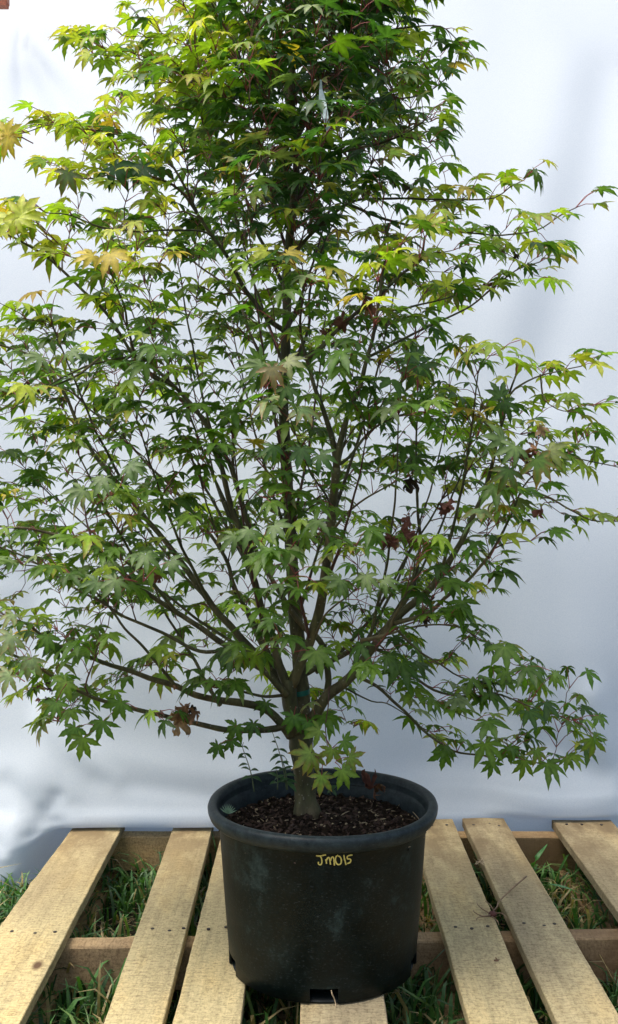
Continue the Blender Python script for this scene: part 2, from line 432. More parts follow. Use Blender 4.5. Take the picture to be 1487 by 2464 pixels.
# ------------------------------------------------------------- backdrop sheet
def sheet():
    #          (Y, z) from the top to the hem, for the left and for the right part
    PL = [(3.12, 2.55), (2.88, 2.2), (2.62, 1.75), (2.385, 1.3), (2.245, .9), (2.145, .6), (2.088, .36), (2.075, .2), (2.062, .11), (2.052, .055), (2.044, .028), (2.046, .011), (2.062, .004), (2.112, .003), (2.126, -.02), (2.128, -.06), (2.14, -.10)]
    PR = [(3.12, 2.55), (2.88, 2.2), (2.62, 1.75), (2.385, 1.3), (2.255, .9), (2.17, .6), (2.142, .36), (2.143, .2), (2.147, .12), (2.143, .08), (2.140, .06), (2.137, .035), (2.133, .015), (2.130, .000), (2.130, -.02), (2.131, -.06), (2.14, -.10)]
    PF = [(3.12, 2.55), (2.88, 2.2), (2.62, 1.75), (2.385, 1.3), (2.245, .9), (2.165, .6), (2.13, .36), (2.09, .2), (2.055, .11), (2.03, .06), (2.01, .03), (1.995, .0), (1.982, -.02), (1.972, -.045), (1.972, -.07), (1.985, -.09), (2.02, -.108)]
    m = 10
    PLs = catmull(np.array([(0, a, b) for a, b in PL]), 99)[:, 1:]
    def dens(P):
        P = np.array(P); k = np.arange(len(P)); out = []
        tt = np.concatenate([np.linspace(0, 6, 90, endpoint=False), np.linspace(6, len(P)-1, 90)])
        Q = np.vstack([2*P[0]-P[1], P, 2*P[-1]-P[-2]])
        for t in tt:
            i = min(int(t), len(P)-2); f = t-i
            a, b, c, d = Q[i], Q[i+1], Q[i+2], Q[i+3]
            out.append(.5*(2*b+(c-a)*f+(2*a-5*b+4*c-d)*f*f+(-a+3*b-3*c+d)*f**3))
        return np.array(out)
    L, Rr, Fl = dens(PL), dens(PR), dens(PF)
    xs = np.linspace(-1.5, 1.5, 300)
    ss = lambda a, b, x: (lambda t: t*t*(3-2*t))(min(1, max(0, (x-a)/(b-a))))
    V = []
    nv_ = len(L)
    def seg(px_, pz_, ax, az, bx, bz):
        dx, dz = bx-ax, bz-az; t = ((px_-ax)*dx+(pz_-az)*dz)/(dx*dx+dz*dz); tc = min(1, max(0, t))
        return math.hypot(px_-ax-dx*tc, pz_-az-dz*tc), t, ((px_-ax)*dz-(pz_-az)*dx)
    for j in range(nv_):
        for x in xs:
            wr = ss(-.02, .28, x); wf = 1-ss(-.60, -.503, x)
            wg = ss(.34, .52, x)*(1-ss(.56, .74, x))*.45
            p = L[j]*(1-wr)+Rr[j]*wr
            p = p*(1-wg)+L[j]*wg if wg > 0 else p
            p = p*(1-wf)+Fl[j]*wf
            y, z = p
            d = 0
            # creases fanning out from the clamp at the upper left
            dx, dz = x+.81, 1.975-z
            r = math.hypot(dx, dz)
            if r > 1e-4:
                th = math.atan2(dz, dx)
                env = math.exp(-r/.50)*min(1, r/.10)
                d += .015*env*(math.exp(-((th-1.02)/.10)**2)-.6*math.exp(-((th-.8)/.13)**2)+.5*math.exp(-((th-1.32)/.08)**2)-.3*math.exp(-((th-.18)/.1)**2))
            # long diagonal folds on the right
            for (ax, az, bx, bz, w, A) in ((.80, 1.80, .52, .95, .08, .013), (.70, 1.80, .44, 1.0, .09, -.007), (.66, 1.35, .60, .5, .14, .006),
                                           (-.40, .42, -.15, .12, .055, -.016), (-.30, .40, -.05, .17, .06, .012), (-.68, .50, -.52, .22, .06, .006), (-.75, .30, -.56, .16, .08, -.006), (-.62, .12, -.50, .085, .04, -.008),
                                           (.50, .16, .62, .10, .035, .010), (.60, .26, .66, .02, .035, -.012), (.30, .30, .55, .10, .06, .006), (-.48, .16, -.10, .10, .03, -.006), (-.44, .10, -.2, .07, .018, .004), (-.56, .22, -.40, .10, .022, -.008), (-.62, .10, -.53, .02, .02, .010), (-.70, .06, -.56, -.02, .018, -.012), (-.52, .07, -.60, -.06, .014, .010)):
                dist, t, s = seg(x, z, ax, az, bx, bz)
                if z < .5 and x < -.05: A *= .55
                d += A*math.exp(-(dist/w)**2)
            # crumples where it lies on the grass at the left
            if x < -.46:
                q = ss(.16, -.02, z) if False else max(0, min(1, (.10-z)/.12))
                d += q*.006*noise.noise(Vector((x*22+z*16, z*24, 2)))+q*.003*noise.noise(Vector((x*60, z*50, 7)))
            d += .008*noise.noise(Vector((x*1.6, z*1.1, 11)))*min(1, max(0, (z-.1)/.3))
            d += .004*noise.noise(Vector((x*6, z*3, 17)))*min(1, max(0, (z-.05)/.2))
            V.append((x, y+d, z+(.004*noise.noise(Vector((x*5, 0, 3))) if z < .05 else 0)))
    w = len(xs); Fc = [(j*w+i, (j+1)*w+i, (j+1)*w+i+1, j*w+i+1) for j in range(nv_-1) for i in range(w-1)]
    o = mesh_obj('white_sheet', V, Fc, M_sheet, origin=(0, 2.2, GZ))
    tag(o, 'large plain white cloth sheet hung as a backdrop behind the tree', 'sheet')
sheet()

# clamp that pins the sheet at its upper left
def clamp():
    t = empty('clamp', tuple(px(0, 0, 2.60))); tag(t, 'small rusty orange clamp gripping the white sheet at its upper left', 'clamp')
    c0 = px(6, 5, 2.60)
    def bx(name, cx, cz, w, h, dpt, m, y=0.0):
        V = []
        b = min(w, h)*.18
        outl = [(-w+b, -h), (w-b, -h), (w, -h+b), (w, h-b), (w-b, h), (-w+b, h), (-w, h-b), (-w, -h+b)]
        for yy in (-dpt, dpt):
            for (a, c) in outl: V.append((c0[0]+cx+a, c0[1]+y+yy, c0[2]+cz+c))
        Fc = [tuple(range(8)), tuple(range(15, 7, -1))]+[(k, 8+k, 8+(k+1) % 8, (k+1) % 8) for k in range(8)]
        return mesh_obj(name, V, Fc, m, t, smooth=False)
    bx('jaw', -.013, -.006, .026, .0075, .012, M_clamp)
    bx('jaw', .010, .012, .0052, .018, .011, M_clamp)
    bx('jaw_gap', -.004, .008, .0085, .0075, .007, M_black)  # dark block set where the hole is, its shade put into the colour
    bx('handle', -.022, .022, .008, .03, .009, M_clamp)
clamp()

# ------------------------------------------------------------- pot
PX, PY = .0205, 1.5
RZ = .2378; R_RIM = .1725; SOIL = .197
pot = empty('plant_pot', (PX, PY, 0)); tag(pot, 'large round black plastic nursery pot with a thick scuffed rim', 'plant pot')
NS = 180
def lathe(prof, holes=None, n=NS):
    V = []; Fc = []
    for (r, z) in prof:
        for k in range(n):
            a = 2*math.pi*k/n-math.pi/2
            V.append((PX+r*math.cos(a)-.0*z, PY+r*math.sin(a), z))
    for j in range(len(prof)-1):
        for k in range(n):
            if holes and holes(j, k): continue
            k2 = (k+1) % n
            Fc.append((j*n+k, j*n+k2, (j+1)*n+k2, (j+1)*n+k))
    return V, Fc
# outer wall with the five drainage notches (one at the front)
prof = [(.1370, .0006), (.1405, .0020), (.1408, .0225), (.1440, .06), (.1472, .10), (.1505, .145), (.1538, .19), (.1556, .2145), (.1560, .2155)]
def notch(j, k):
    if j not in (0, 1): return False
    for q in range(5):
        c = q*NS/5
        if abs(((k+.5-c)+NS/2) % NS-NS/2) < 4.3: return True
    return False
pv, pf = lathe(prof, notch)
pr2 = [(r-.0028, z) for r, z in prof]
qv, qf = lathe(pr2, notch)
acc = Acc(); acc.add(pv, pf); acc.add(qv, [tuple(reversed(f)) for f in qf])
# thickness round each notch
for q in range(5):
    c = int(q*NS/5); ka = (c-4) % NS; kb = (c+4) % NS
    for j in (0, 1):
        n0 = acc.n
        for kk in (ka, kb):
            acc.add([pv[j*NS+kk], pv[(j+1)*NS+kk], qv[(j+1)*NS+kk], qv[j*NS+kk]], [(0, 1, 2, 3)])
    ks = [(c+i) % NS for i in range(-4, 5)]
    for a_, b_ in zip(ks[:-1], ks[1:]):
        acc.add([pv[2*NS+a_], pv[2*NS+b_], qv[2*NS+b_], qv[2*NS+a_]], [(0, 1, 2, 3)])
wall = acc.build('pot_wall', M_pot, pot, origin=(PX, PY, .1))
bv, bf = lathe([(.0001, .0032), (.1362, .0032), (.1362, .0012), (.0001, .0012)])
mesh_obj('pot_base', bv, bf, M_pot, pot, origin=(PX, PY, .022))
# rim: thick rolled lip, then the inside wall with moulded rings
rim_prof = [(.1560, .2150), (.1600, .2140), (.1640, .2150), (.1690, .2195), (.1716, .2260), (.1722, .2320), (.1705, .2362), (.1670, .2380), (.1625, .2378), (.1595, .2362), (.1578, .2330),
            (.1572, .2290), (.1562, .2275), (.1568, .2260), (.1556, .2245), (.1562, .2230), (.1550, .2215), (.1556, .2200), (.1542, .2185), (.1538, .2165), (.1518, .2145), (.1505, .19)]
rv, rf = lathe(rim_prof)
rv = [(x, y, z+(.0012*math.sin(3*math.atan2(y-PY, x-PX)+.6))*(1 if z > .2 else 0)) for x, y, z in rv]
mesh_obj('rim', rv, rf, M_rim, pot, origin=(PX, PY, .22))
# handwritten yellow lettering on the wall
def on_wall(x, y, proud):
    d = px(x, y, 1.0)-np.array([0, 0, CZ]); lo, hi = 1.0, PY
    for _ in range(50):
        t = (lo+hi)/2; p = np.array([0, 0, CZ])+d*t
        rr = np.interp(p[2], [q[1] for q in prof], [q[0] for q in prof])+proud
        if math.hypot(p[0]-PX, p[1]-PY) > rr: lo = t
        else: hi = t
    return np.array([0, 0, CZ])+d*lo
def lettering():
    Z = lambda a, b: (691.7+.1618*a, 2015+.1618*b)
    strokes = [[(425, 272), (480, 276), (575, 258)], [(488, 278), (508, 320), (512, 370), (498, 402), (472, 404), (458, 385), (464, 362)],
               [(568, 325), (576, 360), (582, 392)], [(578, 345), (600, 305), (618, 300), (630, 345), (642, 405)], [(638, 350), (655, 300), (675, 292), (690, 330), (700, 418)],
               [(752, 264), (724, 285), (712, 325), (722, 372), (748, 402), (780, 400), (800, 370), (798, 320), (776, 285), (748, 276)],
               [(838, 262), (848, 320), (860, 365), (872, 408)], [(966, 262), (930, 266), (893, 282), (892, 318), (925, 320), (942, 340), (932, 370), (888, 390)]]
    a = Acc()
    for s in strokes:
        P = catmull([(*Z(*p), 0) for p in s], 1.2)
        nrm = np.gradient(P, axis=0); nrm = np.stack([-nrm[:, 1], nrm[:, 0]], 1); nrm /= np.maximum(np.linalg.norm(nrm, axis=1), 1e-6)[:, None]
        w = 1.9
        V = []
        for i, p in enumerate(P):
            wi = w*(.85+.25*noise.noise(Vector((p[0]*.4, p[1]*.4, 0))))
            V.append(on_wall(p[0]+nrm[i][0]*wi, p[1]+nrm[i][1]*wi, .0006)); V.append(on_wall(p[0]-nrm[i][0]*wi, p[1]-nrm[i][1]*wi, .0006))
        a.add(V, [(2*i, 2*i+1, 2*i+3, 2*i+2) for i in range(len(P)-1)])
    o = a.build('lettering', M_ink, pot, smooth=False); o['label'] = 'yellow handwritten letters JM015'
lettering()
# pale root hanging from the front notch
rp = [on_wall(797, 2383, .001), on_wall(799, 2392, .002), on_wall(804, 2402, .002), on_wall(807, 2413, .0022), px(809, 2424, 1.352)]
v_, f_ = tube(catmull(rp, .004), np.full(len(catmull(rp, .004)), .0009), 5); mesh_obj('root_strand', v_, f_, M_straw, pot)

# ------------------------------------------------------------- soil with bark chips
def soil():
    a = Acc(); g = np.random.default_rng(12)
    nr, na = 34, 110
    def hz(x, y):
        rr = math.hypot(x-PX, y-PY); tr = math.hypot(x+.005, y-1.53)
        return SOIL+.013*math.exp(-(tr/.05)**2)+.006*noise.noise(Vector((x*30, y*30, 0)))+.0045*noise.noise(Vector((x*90, y*90, 2)))+.003*noise.noise(Vector((x*240, y*240, 2)))
    V = [(PX, PY, hz(PX, PY))]
    for j in range(1, nr+1):
        r = .1512*j/nr
        for k in range(na):
            t = 2*math.pi*k/na; x = PX+r*math.cos(t); y = PY+r*math.sin(t); V.append((x, y, hz(x, y)))
    Fc = [(0, 1+k, 1+(k+1) % na) for k in range(na)]
    for j in range(nr-1):
        for k in range(na):
            k2 = (k+1) % na; Fc.append((1+j*na+k, 1+(j+1)*na+k, 1+(j+1)*na+k2, 1+j*na+k2))
    a.add(V, Fc, 0, (.03, .02, .01))
    def chip(L, W, T, m):
        r = .150*math.sqrt(g.uniform()); t = g.uniform(0, 6.28); x = PX+r*math.cos(t); y = PY+r*math.sin(t)
        if math.hypot(x+.005, y-1.53) < .02: return
        c = Vector((x, y, hz(x, y)+T*.6)); M = Matrix.Rotation(g.uniform(0, 6.28), 3, 'Z') @ Matrix.Rotation(g.normal(0, .35), 3, 'X') @ Matrix.Rotation(g.normal(0, .35), 3, 'Y')
        k = g.uniform(.4, .9)
        V = [c+M @ Vector(p) for p in ((-L, -W*k, -T), (L, -W, -T), (L*k, W, -T), (-L, W*k, -T), (-L*k, -W*k, T), (L, -W*k, T), (L*k, W*k, T), (-L*k, W*k, T))]
        a.add([tuple(v) for v in V], [(3, 2, 1, 0), (4, 5, 6, 7), (0, 1, 5, 4), (1, 2, 6, 5), (2, 3, 7, 6), (3, 0, 4, 7)], m)
    for _ in range(1500): chip(g.uniform(.002, .008), g.uniform(.001, .0035), g.uniform(.0006, .0016), 0 if g.uniform() < .55 else 1)
    for _ in range(120): chip(g.uniform(.004, .013), g.uniform(.0004, .0009), g.uniform(.0004, .0007), 2)
    for _ in range(140): chip(g.uniform(.0012, .0022), g.uniform(.001, .002), g.uniform(.001, .0016), 2)
    for _ in range(220): chip(g.uniform(.003, .008), g.uniform(.0008, .002), g.uniform(.0005, .001), 3)
    a.C = []
    o = a.build('potting_soil', [M_soil, simple('bark_chip', (.05, .028, .018), .9), M_straw, simple('dry_chip', (.08, .05, .032), .85)], smooth=False, origin=(PX, PY, SOIL))
    tag(o, 'dark potting soil with bark chips and straw bits inside the pot', 'soil', kind='stuff')
soil()

# ------------------------------------------------------------- leaf templates
def leaf_template(seed, lobes=7, width=1.0):
    g = np.random.default_rng(seed)
    if lobes == 7:
        ang = np.radians([0, 40, -40, 80, -80, 126, -126]); ln = np.array([1.0, .96, .96, .78, .78, .42, .42])
    else:
        ang = np.radians([0, 46, -46, 98, -98]); ln = np.array([1.0, .88, .88, .58, .58])
    ang = ang+g.normal(0, .05, len(ang)); ln = ln*g.uniform(.9, 1.08, len(ln))
    order = np.argsort(ang); ang = ang[order]; ln = ln[order]; n = len(ang)
    V = [(0, 0, 0)]; K = [0.0]; Fc = []      # K: 0 rib .. 1 edge ; 2 tip
    sin = []
    for i in range(n+1):
        if i == 0: a = ang[0]-.42; r = .10
        elif i == n: a = ang[-1]+.42; r = .10
        else: a = (ang[i-1]+ang[i])/2; r = .285*min(ln[i-1], ln[i])/.9*g.uniform(.85, 1.15)
        V.append((math.sin(a)*r, math.cos(a)*r, .035)); K.append(.7); sin.append(len(V)-1)
    for i in range(n):
        a, L = ang[i], ln[i]; ux, uy = math.sin(a), math.cos(a)
        droop = g.uniform(.10, .50); side = g.normal(0, .06)
        def P(t, w):
            bend = side*t*t
            x = (t*ux+(w*width+bend)*uy)*L; y = (t*uy-(w*width+bend)*ux)*L
            return (x, y, .30*abs(w)*L-droop*L*max(0, t-.15)**2+.04*t)
        b = len(V)
        V.append(P(.38, 0)); V.append(P(.68, 0)); V.append(P(1.0, 0)); K.extend([0, 0, 2])
        m1, m2, tip = b, b+1, b+2
        for s, e0 in ((-1, sin[i]), (1, sin[i+1])):
            k = len(V); j = g.uniform(.9, 1.1, 4)
            V.append(P(.50, s*.182*j[0])); V.append(P(.55, s*.132*j[1])); V.append(P(.68, s*.140*j[2])); V.append(P(.83, s*.062*j[3])); K.extend([1, 1, 1, 1.4])
            e1, n1, e2, e3 = k, k+1, k+2, k+3
            fs = [(0, e0, m1), (m1, e0, e1), (m1, e1, n1), (m1, n1, e2), (m1, e2, m2), (m2, e2, e3), (m2, e3, tip)]
            if s > 0: fs = [tuple(reversed(f)) for f in fs]
            Fc.extend(fs)
    return np.array(V), np.array(Fc), np.array(K)
TEMPL = [leaf_template(100+i, 7 if i % 3 else 5, random.uniform(.9, 1.12)) for i in range(18)]

PAL = {'dark': (.040, .098, .010), 'green': (.068, .150, .012), 'mid': (.110, .195, .016), 'lime': (.20, .31, .025), 'yellow': (.30, .34, .04), 'gold': (.40, .30, .04), 'pale': (.16, .23, .10), 'rust': (.36, .17, .06)}
leaves = []     # dicts of arrays

def add_leaf(base, axis, normal, size, colour, pet_from=None, tip_tint=None, templ=None, flat=1.0):
    axis = np.asarray(axis, float); axis /= np.linalg.norm(axis)
    normal = np.asarray(normal, float); normal = normal-axis*np.dot(normal, axis); normal /= max(np.linalg.norm(normal), 1e-6)
    side = np.cross(axis, normal)
    V, Fc, K = TEMPL[random.randrange(len(TEMPL)) if templ is None else templ]
    V = V.copy(); V[:, 0] *= random.uniform(.82, 1.12)
    V[:, 2] += -random.uniform(-.05, .45)*V[:, 0]**2-random.uniform(-.05, .3)*np.maximum(0, V[:, 1])**2+random.gauss(0, .12)*V[:, 0]*V[:, 1]
    W = np.asarray(base)+size*(V[:, :1]*side+V[:, 1:2]*axis+V[:, 2:3]*flat*normal)
    c = np.array(colour); cols = np.tile(c, (len(V), 1))
    cols[K < .1] = c*1.35+.01; cols[0] = c*1.5+.015
    if tip_tint is not None:
        t = np.array(tip_tint); cols[K > .9] = c*.55+t*.45; cols[K > 1.9] = t
    nV = len(W); Fl = [tuple(f) for f in Fc]; Ml = [0]*len(Fl); Vl = W.tolist()
    if pet_from is not None:
        p0 = np.asarray(pet_from); p1 = np.asarray(base); mid = (p0+p1)/2+np.array([0, 0, 1])*np.linalg.norm(p1-p0)*.10
        tv, tf = tube([p0, mid, p1], [.0009, .0006, .0006], 3, False)
        Vl += [list(v) for v in tv]; Fl += [tuple(i+nV for i in f) for f in tf]; Ml += [1]*len(tf)
        cols = np.vstack([cols, np.tile((.16, .04, .03), (len(tv), 1))])
    leaves.append(dict(V=Vl, F=Fl, M=Ml, C=cols, b=np.asarray(base), s=size))

def region_colour(p, edge=0.0):
    """leaf colour by place: outer, upper shoots have turned yellow; rear lime stands in for backlight"""
    x = p[0]/p[1]*F+743.5; y = 1170-(p[2]-CZ)/p[1]*F
    r = random.random()
    yel = 0.02; lime = .10; pale = .05
    if x < 420 and y < 640: yel, lime = .32, .42
    elif x < 560 and y < 240: yel, lime = .26, .44
    elif x < 260 and y < 1000: yel, lime = .05, .32
    elif x < 150 and y > 1400: yel, lime, pale = .05, .22, .3
    elif x > 1090 and y < 1000: yel, lime = .15, .46
    elif 780 < x < 1090 and 440 < y < 740: yel, lime = .26, .30
    elif 560 < x < 760 and 560 < y < 660: yel, lime = .25, .2
    elif x > 960 and y < 160: yel, lime = .16, .32
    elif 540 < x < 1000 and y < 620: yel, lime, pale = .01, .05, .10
    elif x > 1130 and 1000 < y < 1300: yel, lime, pale = .08, .30, .12
    elif p[1] > 1.66: lime = .40  # light coming through the rear leaves, put in as more lime
    elif y > 1300: lime, pale = .06, .08
    if r < yel: c = PAL['yellow'] if random.random() < .85 else PAL['gold']
    elif r < yel+lime: c = PAL['lime']
    elif r < yel+lime+pale: c = PAL['pale']
    else: c = random.choice([PAL['dark'], PAL['green'], PAL['green'], PAL['mid']])
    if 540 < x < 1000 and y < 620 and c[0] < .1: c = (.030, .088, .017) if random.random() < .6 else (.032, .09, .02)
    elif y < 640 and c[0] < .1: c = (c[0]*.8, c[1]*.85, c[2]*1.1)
    k = random.uniform(.72, 1.25)
    c = (c[0]*k*random.uniform(.9, 1.12), c[1]*k, c[2]*k)
    tint = None
    if (c[0] > .12 and random.random() < .35): tint = (.34, .16, .06)
    return c, tint

# ------------------------------------------------------------- tree skeleton
TY = 1.53
tree = empty('japanese_maple', tuple(px(738, 1950, TY))); tag(tree, 'young green and yellow maple tree with many thin branches growing in the pot', 'tree')
SK = []   # skeleton samples: pos(3), radius, dir(3), leader distance
def poly(pts, y0, y1, r0, r1, mid=None):
    n = len(pts); cum = [0]
    for a, b in zip(pts[:-1], pts[1:]): cum.append(cum[-1]+math.hypot(b[0]-a[0], b[1]-a[1]))
    P = []
    for (x, y), c in zip(pts, cum):
        t = c/cum[-1]; Y = TY+y0+(y1-y0)*t
        P.append((*px(x, y, Y), r0*.84+(r1*.84-r0*.84)*t**.75))
    Q = catmull(P, .011)
    Q[:, 3] = np.maximum(Q[:, 3], .0006)
    return Q
def register(Q):
    T = np.gradient(Q[:, :3], axis=0); T /= np.maximum(np.linalg.norm(T, axis=1), 1e-9)[:, None]
    for q, t in zip(Q, T): SK.append((*q[:3], q[3], *t))
def limb(name, pts, y0, y1, r0, r1, sides=8, leafy=0, material=None, label=None):
    Q = poly(pts, y0, y1, r0, r1)
    # slight natural waver
    for i in range(1, len(Q)):
        k = min(1, i/8)*.0022
        Q[i, :3] += k*np.array([noise.noise(Vector(Q[i, :3]*22)), noise.noise(Vector(Q[i, :3]*22+9)), noise.noise(Vector(Q[i, :3]*22+21))])
    v, f = tube(Q[:, :3], Q[:, 3], sides, True, .16 if r0 > .004 else 0)
    o = mesh_obj(name, v, f, material or M_bark, tree, origin=Q[0, :3])
    if label: o['label'] = label
    register(Q)
    if leafy: leafy_twig(Q, leafy)
    return Q

def leafy_twig(Q, frac, spacing=.030, size=(.0250, .0400), hang=None):
    """opposite pairs of leaves on long petioles along the outer part of a twig"""
    P = Q[:, :3]; seg = np.linalg.norm(np.diff(P, axis=0), axis=1); cum = np.concatenate([[0], np.cumsum(seg)]); L = cum[-1]
    s = L; first = True; par = random.random() < .5
    while s > L*(1-frac) and s > 0:
        p = np.array([np.interp(s, cum, P[:, k]) for k in range(3)])
        i = min(len(P)-2, max(0, int(np.searchsorted(cum, s))-1)); d = P[i+1]-P[i]; d = d/max(np.linalg.norm(d), 1e-9)
        up = np.array([0, 0, 1.]); sd = np.cross(d, up)
        if np.linalg.norm(sd) < .2: sd = np.array([1., 0, 0])
        sd /= np.linalg.norm(sd)
        u2 = np.cross(sd, d)
        plane = sd+u2*random.uniform(-.25, .25) if par else (sd*.8+u2*.4)
        dirs = [plane, -plane] if not first else [plane*.8+d*.6, -plane*.8+d*.6, d]
        if first and random.random() < .35: dirs = dirs[:2]
        for q in dirs:
            if not first and random.random() < .16: continue
            pd = q*.8+d*random.uniform(.25, .7)+up*random.uniform(.1, .6)+rng.normal(0, .18, 3); pd /= np.linalg.norm(pd)
            pl = random.uniform(.016, .042)
            b = p+pd*pl
            h = pd.copy(); h[2] = 0
            out = np.array([b[0]-.0, b[1]-TY, 0]); out = out/max(np.linalg.norm(out), .05)
            h = h/max(np.linalg.norm(h), .1)+out*.35+rng.normal(0, .22, 3)*np.array([1, 1, 0]); h /= max(np.linalg.norm(h), .1)
            z = b[2]
            dr = random.gauss(.52, .26) if z < .50 else random.gauss(.16, .26)
            if b[1] < 1.35 and z < .9: dr += .12
            ax = h-np.array([0, 0, 1])*max(-.25, dr)
            nr = up+h*.35+rng.normal(0, .20, 3)
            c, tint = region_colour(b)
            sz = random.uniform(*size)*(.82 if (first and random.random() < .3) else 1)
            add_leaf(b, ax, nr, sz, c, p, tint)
        first = False; par = not par
        s -= spacing*random.uniform(.75, 1.3)

def thick_trunk():
    pts = [(740, 1962, .026), (738, 1945, .0205), (735, 1925, .0178), (733, 1890, .0165), (729, 1840, .0165), (724, 1795, .0178), (722, 1765, .0192), (722, 1735, .0175), (724, 1700, .0150), (725, 1665, .0125), (722, 1620, .0112), (716, 1540, .0108), (708, 1440, .0102),
           (701, 1330, .0095), (695, 1200, .0088), (686, 1060, .0082), (683, 960, .0078), (690, 760, .0070), (690, 650, .0066), (702, 520, .0060), (713, 400, .0056), (706, 280, .0052), (700, 200, .0048), (722, 80, .0044), (736, -60, .0038), (728, -220, .0030), (740, -380, .0022), (735, -520, .0012)]
    P = [(*px(x, y, TY+(.0 if y > 1700 else .012)), r) for x, y, r in pts]
    Q = catmull(P, .010)
    v, f = tube(Q[:, :3], Q[:, 3], 14, True, .22)
    mesh_obj('trunk', v, f, M_bark, tree, origin=Q[0, :3]); register(Q[14:])
thick_trunk()
# the second stem that leaves the trunk low down and splits into the left-hand and front limbs
limb('limb', [(714, 1762), (704, 1715), (697, 1675), (700, 1635)], -.010, -.02, .0165, .0120, 12)
limb('limb', [(703, 1650), (722, 1600), (745, 1540), (768, 1470), (783, 1390), (793, 1300), (801, 1207), (810, 1122)], -.02, -.10, .0098, .0072, 10)
limb('limb', [(810, 1125), (803, 1075), (790, 1023), (764, 952), (744, 887), (730, 833), (722, 780), (730, 700)], -.10, -.14, .0060, .0016, leafy=.3)
limb('limb', [(810, 1125), (818, 1065), (846, 975), (869, 915), (886, 850), (902, 790), (915, 700), (930, 610)], -.10, -.18, .0060, .0016, leafy=.3)
limb('limb', [(736, 862), (760, 850), (800, 805), (843, 766), (913, 711), (965, 660), (1008, 621), (1020, 570)], -.135, -.16, .0042, .0018, leafy=.25)
limb('limb', [(698, 1665), (672, 1600), (655, 1540), (635, 1490), (617, 1420), (592, 1330), (575, 1270), (548, 1190), (530, 1110), (510, 1050), (470, 985), (420, 930), (370, 885)], -.02, -.02, .0090, .0030, 10, leafy=.12)
limb('limb', [(608, 1380), (600, 1270), (585, 1220), (548, 1110), (515, 1056), (500, 1020), (440, 965), (400, 936), (320, 856), (255, 751), (200, 701), (110, 616), (50, 580), (-40, 540), (-130, 500)], .04, -.05, .0052, .0016, leafy=.22)
limb('limb', [(693, 1672), (660, 1622), (600, 1560), (540, 1492), (500, 1442), (450, 1372), (380, 1282), (340, 1232), (240, 1110), (200, 1046), (150, 941), (90, 866), (0, 831), (-90, 800)], -.01, .08, .0085, .0016, 10, leafy=.22)
limb('limb', [(690, 1672), (640, 1618), (600, 1592), (525, 1542), (430, 1477), (350, 1422), (250, 1337), (200, 1307), (90, 1275), (0, 1267), (-100, 1240)], -.03, -.16, .0070, .0014, 9, leafy=.35)
limb('limb', [(560, 1562), (480, 1567), (390, 1522), (300, 1482), (230, 1440), (165, 1407), (80, 1350), (0, 1317), (-90, 1300)], -.05, -.04, .0038, .0012, leafy=.35)
limb('limb', [(700, 1772), (675, 1738), (648, 1712), (610, 1696), (540, 1687), (470, 1672), (425, 1652), (320, 1617), (200, 1577), (125, 1547), (60, 1500), (0, 1480)], -.012, -.15, .0088, .0016, 10, leafy=.35)
limb('limb', [(700, 1742), (678, 1749), (645, 1756), (590, 1757), (540, 1754), (450, 1737), (360, 1714), (250, 1687), (200, 1667), (145, 1637), (65, 1592), (0, 1562), (-90, 1530)], -.015, -.22, .0064, .0014, 9, leafy=.3)
limb('limb', [(530, 1697), (500, 1650), (470, 1590), (440, 1545), (400, 1480), (370, 1400), (350, 1300)], -.07, .10, .0040, .0012, leafy=.35)
limb('limb', [(425, 1654), (400, 1622), (350, 1562), (300, 1512), (270, 1472), (200, 1400), (130, 1370), (60, 1360)], -.08, -.16, .0032, .0011, leafy=.4)
limb('limb', [(690, 1672), (640, 1676), (600, 1668), (575, 1662), (540, 1650), (500, 1645)], -.02, -.09, .0034, .0014, leafy=.3)
limb('limb', [(680, 1640), (640, 1560), (600, 1480), (560, 1410), (540, 1340), (480, 1250), (420, 1180), (340, 1100), (270, 1030), (190, 960), (120, 900)], .02, .22, .0058, .0012, 9, leafy=.3)
# right-hand limbs
limb('limb', [(728, 1775), (745, 1745), (762, 1712), (785, 1678), (808, 1658), (843, 1628), (880, 1580), (918, 1532), (943, 1497), (1023, 1427), (1063, 1382), (1105, 1310), (1143, 1232), (1175, 1150), (1205, 1030), (1222, 960), (1240, 905)], .0, -.10, .0120, .0016, 11, leafy=.18)
limb('limb', [(950, 1500), (1023, 1477), (1070, 1440), (1113, 1407), (1168, 1352), (1205, 1290), (1233, 1232), (1260, 1170), (1300, 1130)], -.04, -.14, .0044, .0013, leafy=.35)
limb('limb', [(786, 1676), (790, 1640), (784, 1590), (779, 1556), (760, 1529), (743, 1519), (723, 1498), (687, 1449), (658, 1403), (640, 1370), (615, 1320), (590, 1240), (565, 1150), (560, 1040), (590, 930)], .01, -.04, .0068, .0020, 9, leafy=.15)
limb('limb', [(728, 1625), (760, 1607), (820, 1578), (868, 1548), (902, 1530), (960, 1470), (1000, 1390), (1010, 1290), (1000, 1150), (1002, 1050), (1005, 930)], .02, .08, .0062, .0014, leafy=.2)
limb('limb', [(760, 1618), (800, 1588), (850, 1535), (900, 1480), (940, 1410), (985, 1330), (1040, 1240), (1090, 1150), (1130, 1060)], .03, .20, .0042, .0013, leafy=.3)
limb('limb', [(868, 1540), (910, 1534), (933, 1522), (950, 1480), (963, 1457), (980, 1420), (993, 1387), (1000, 1340), (1020, 1310)], -.16, -.28, .0032, .0012, leafy=.35)
limb('limb', [(870, 1540), (933, 1526), (980, 1512), (1023, 1507), (1070, 1506), (1113, 1512), (1150, 1540)], -.10, -.16, .0026, .0010, leafy=.5)
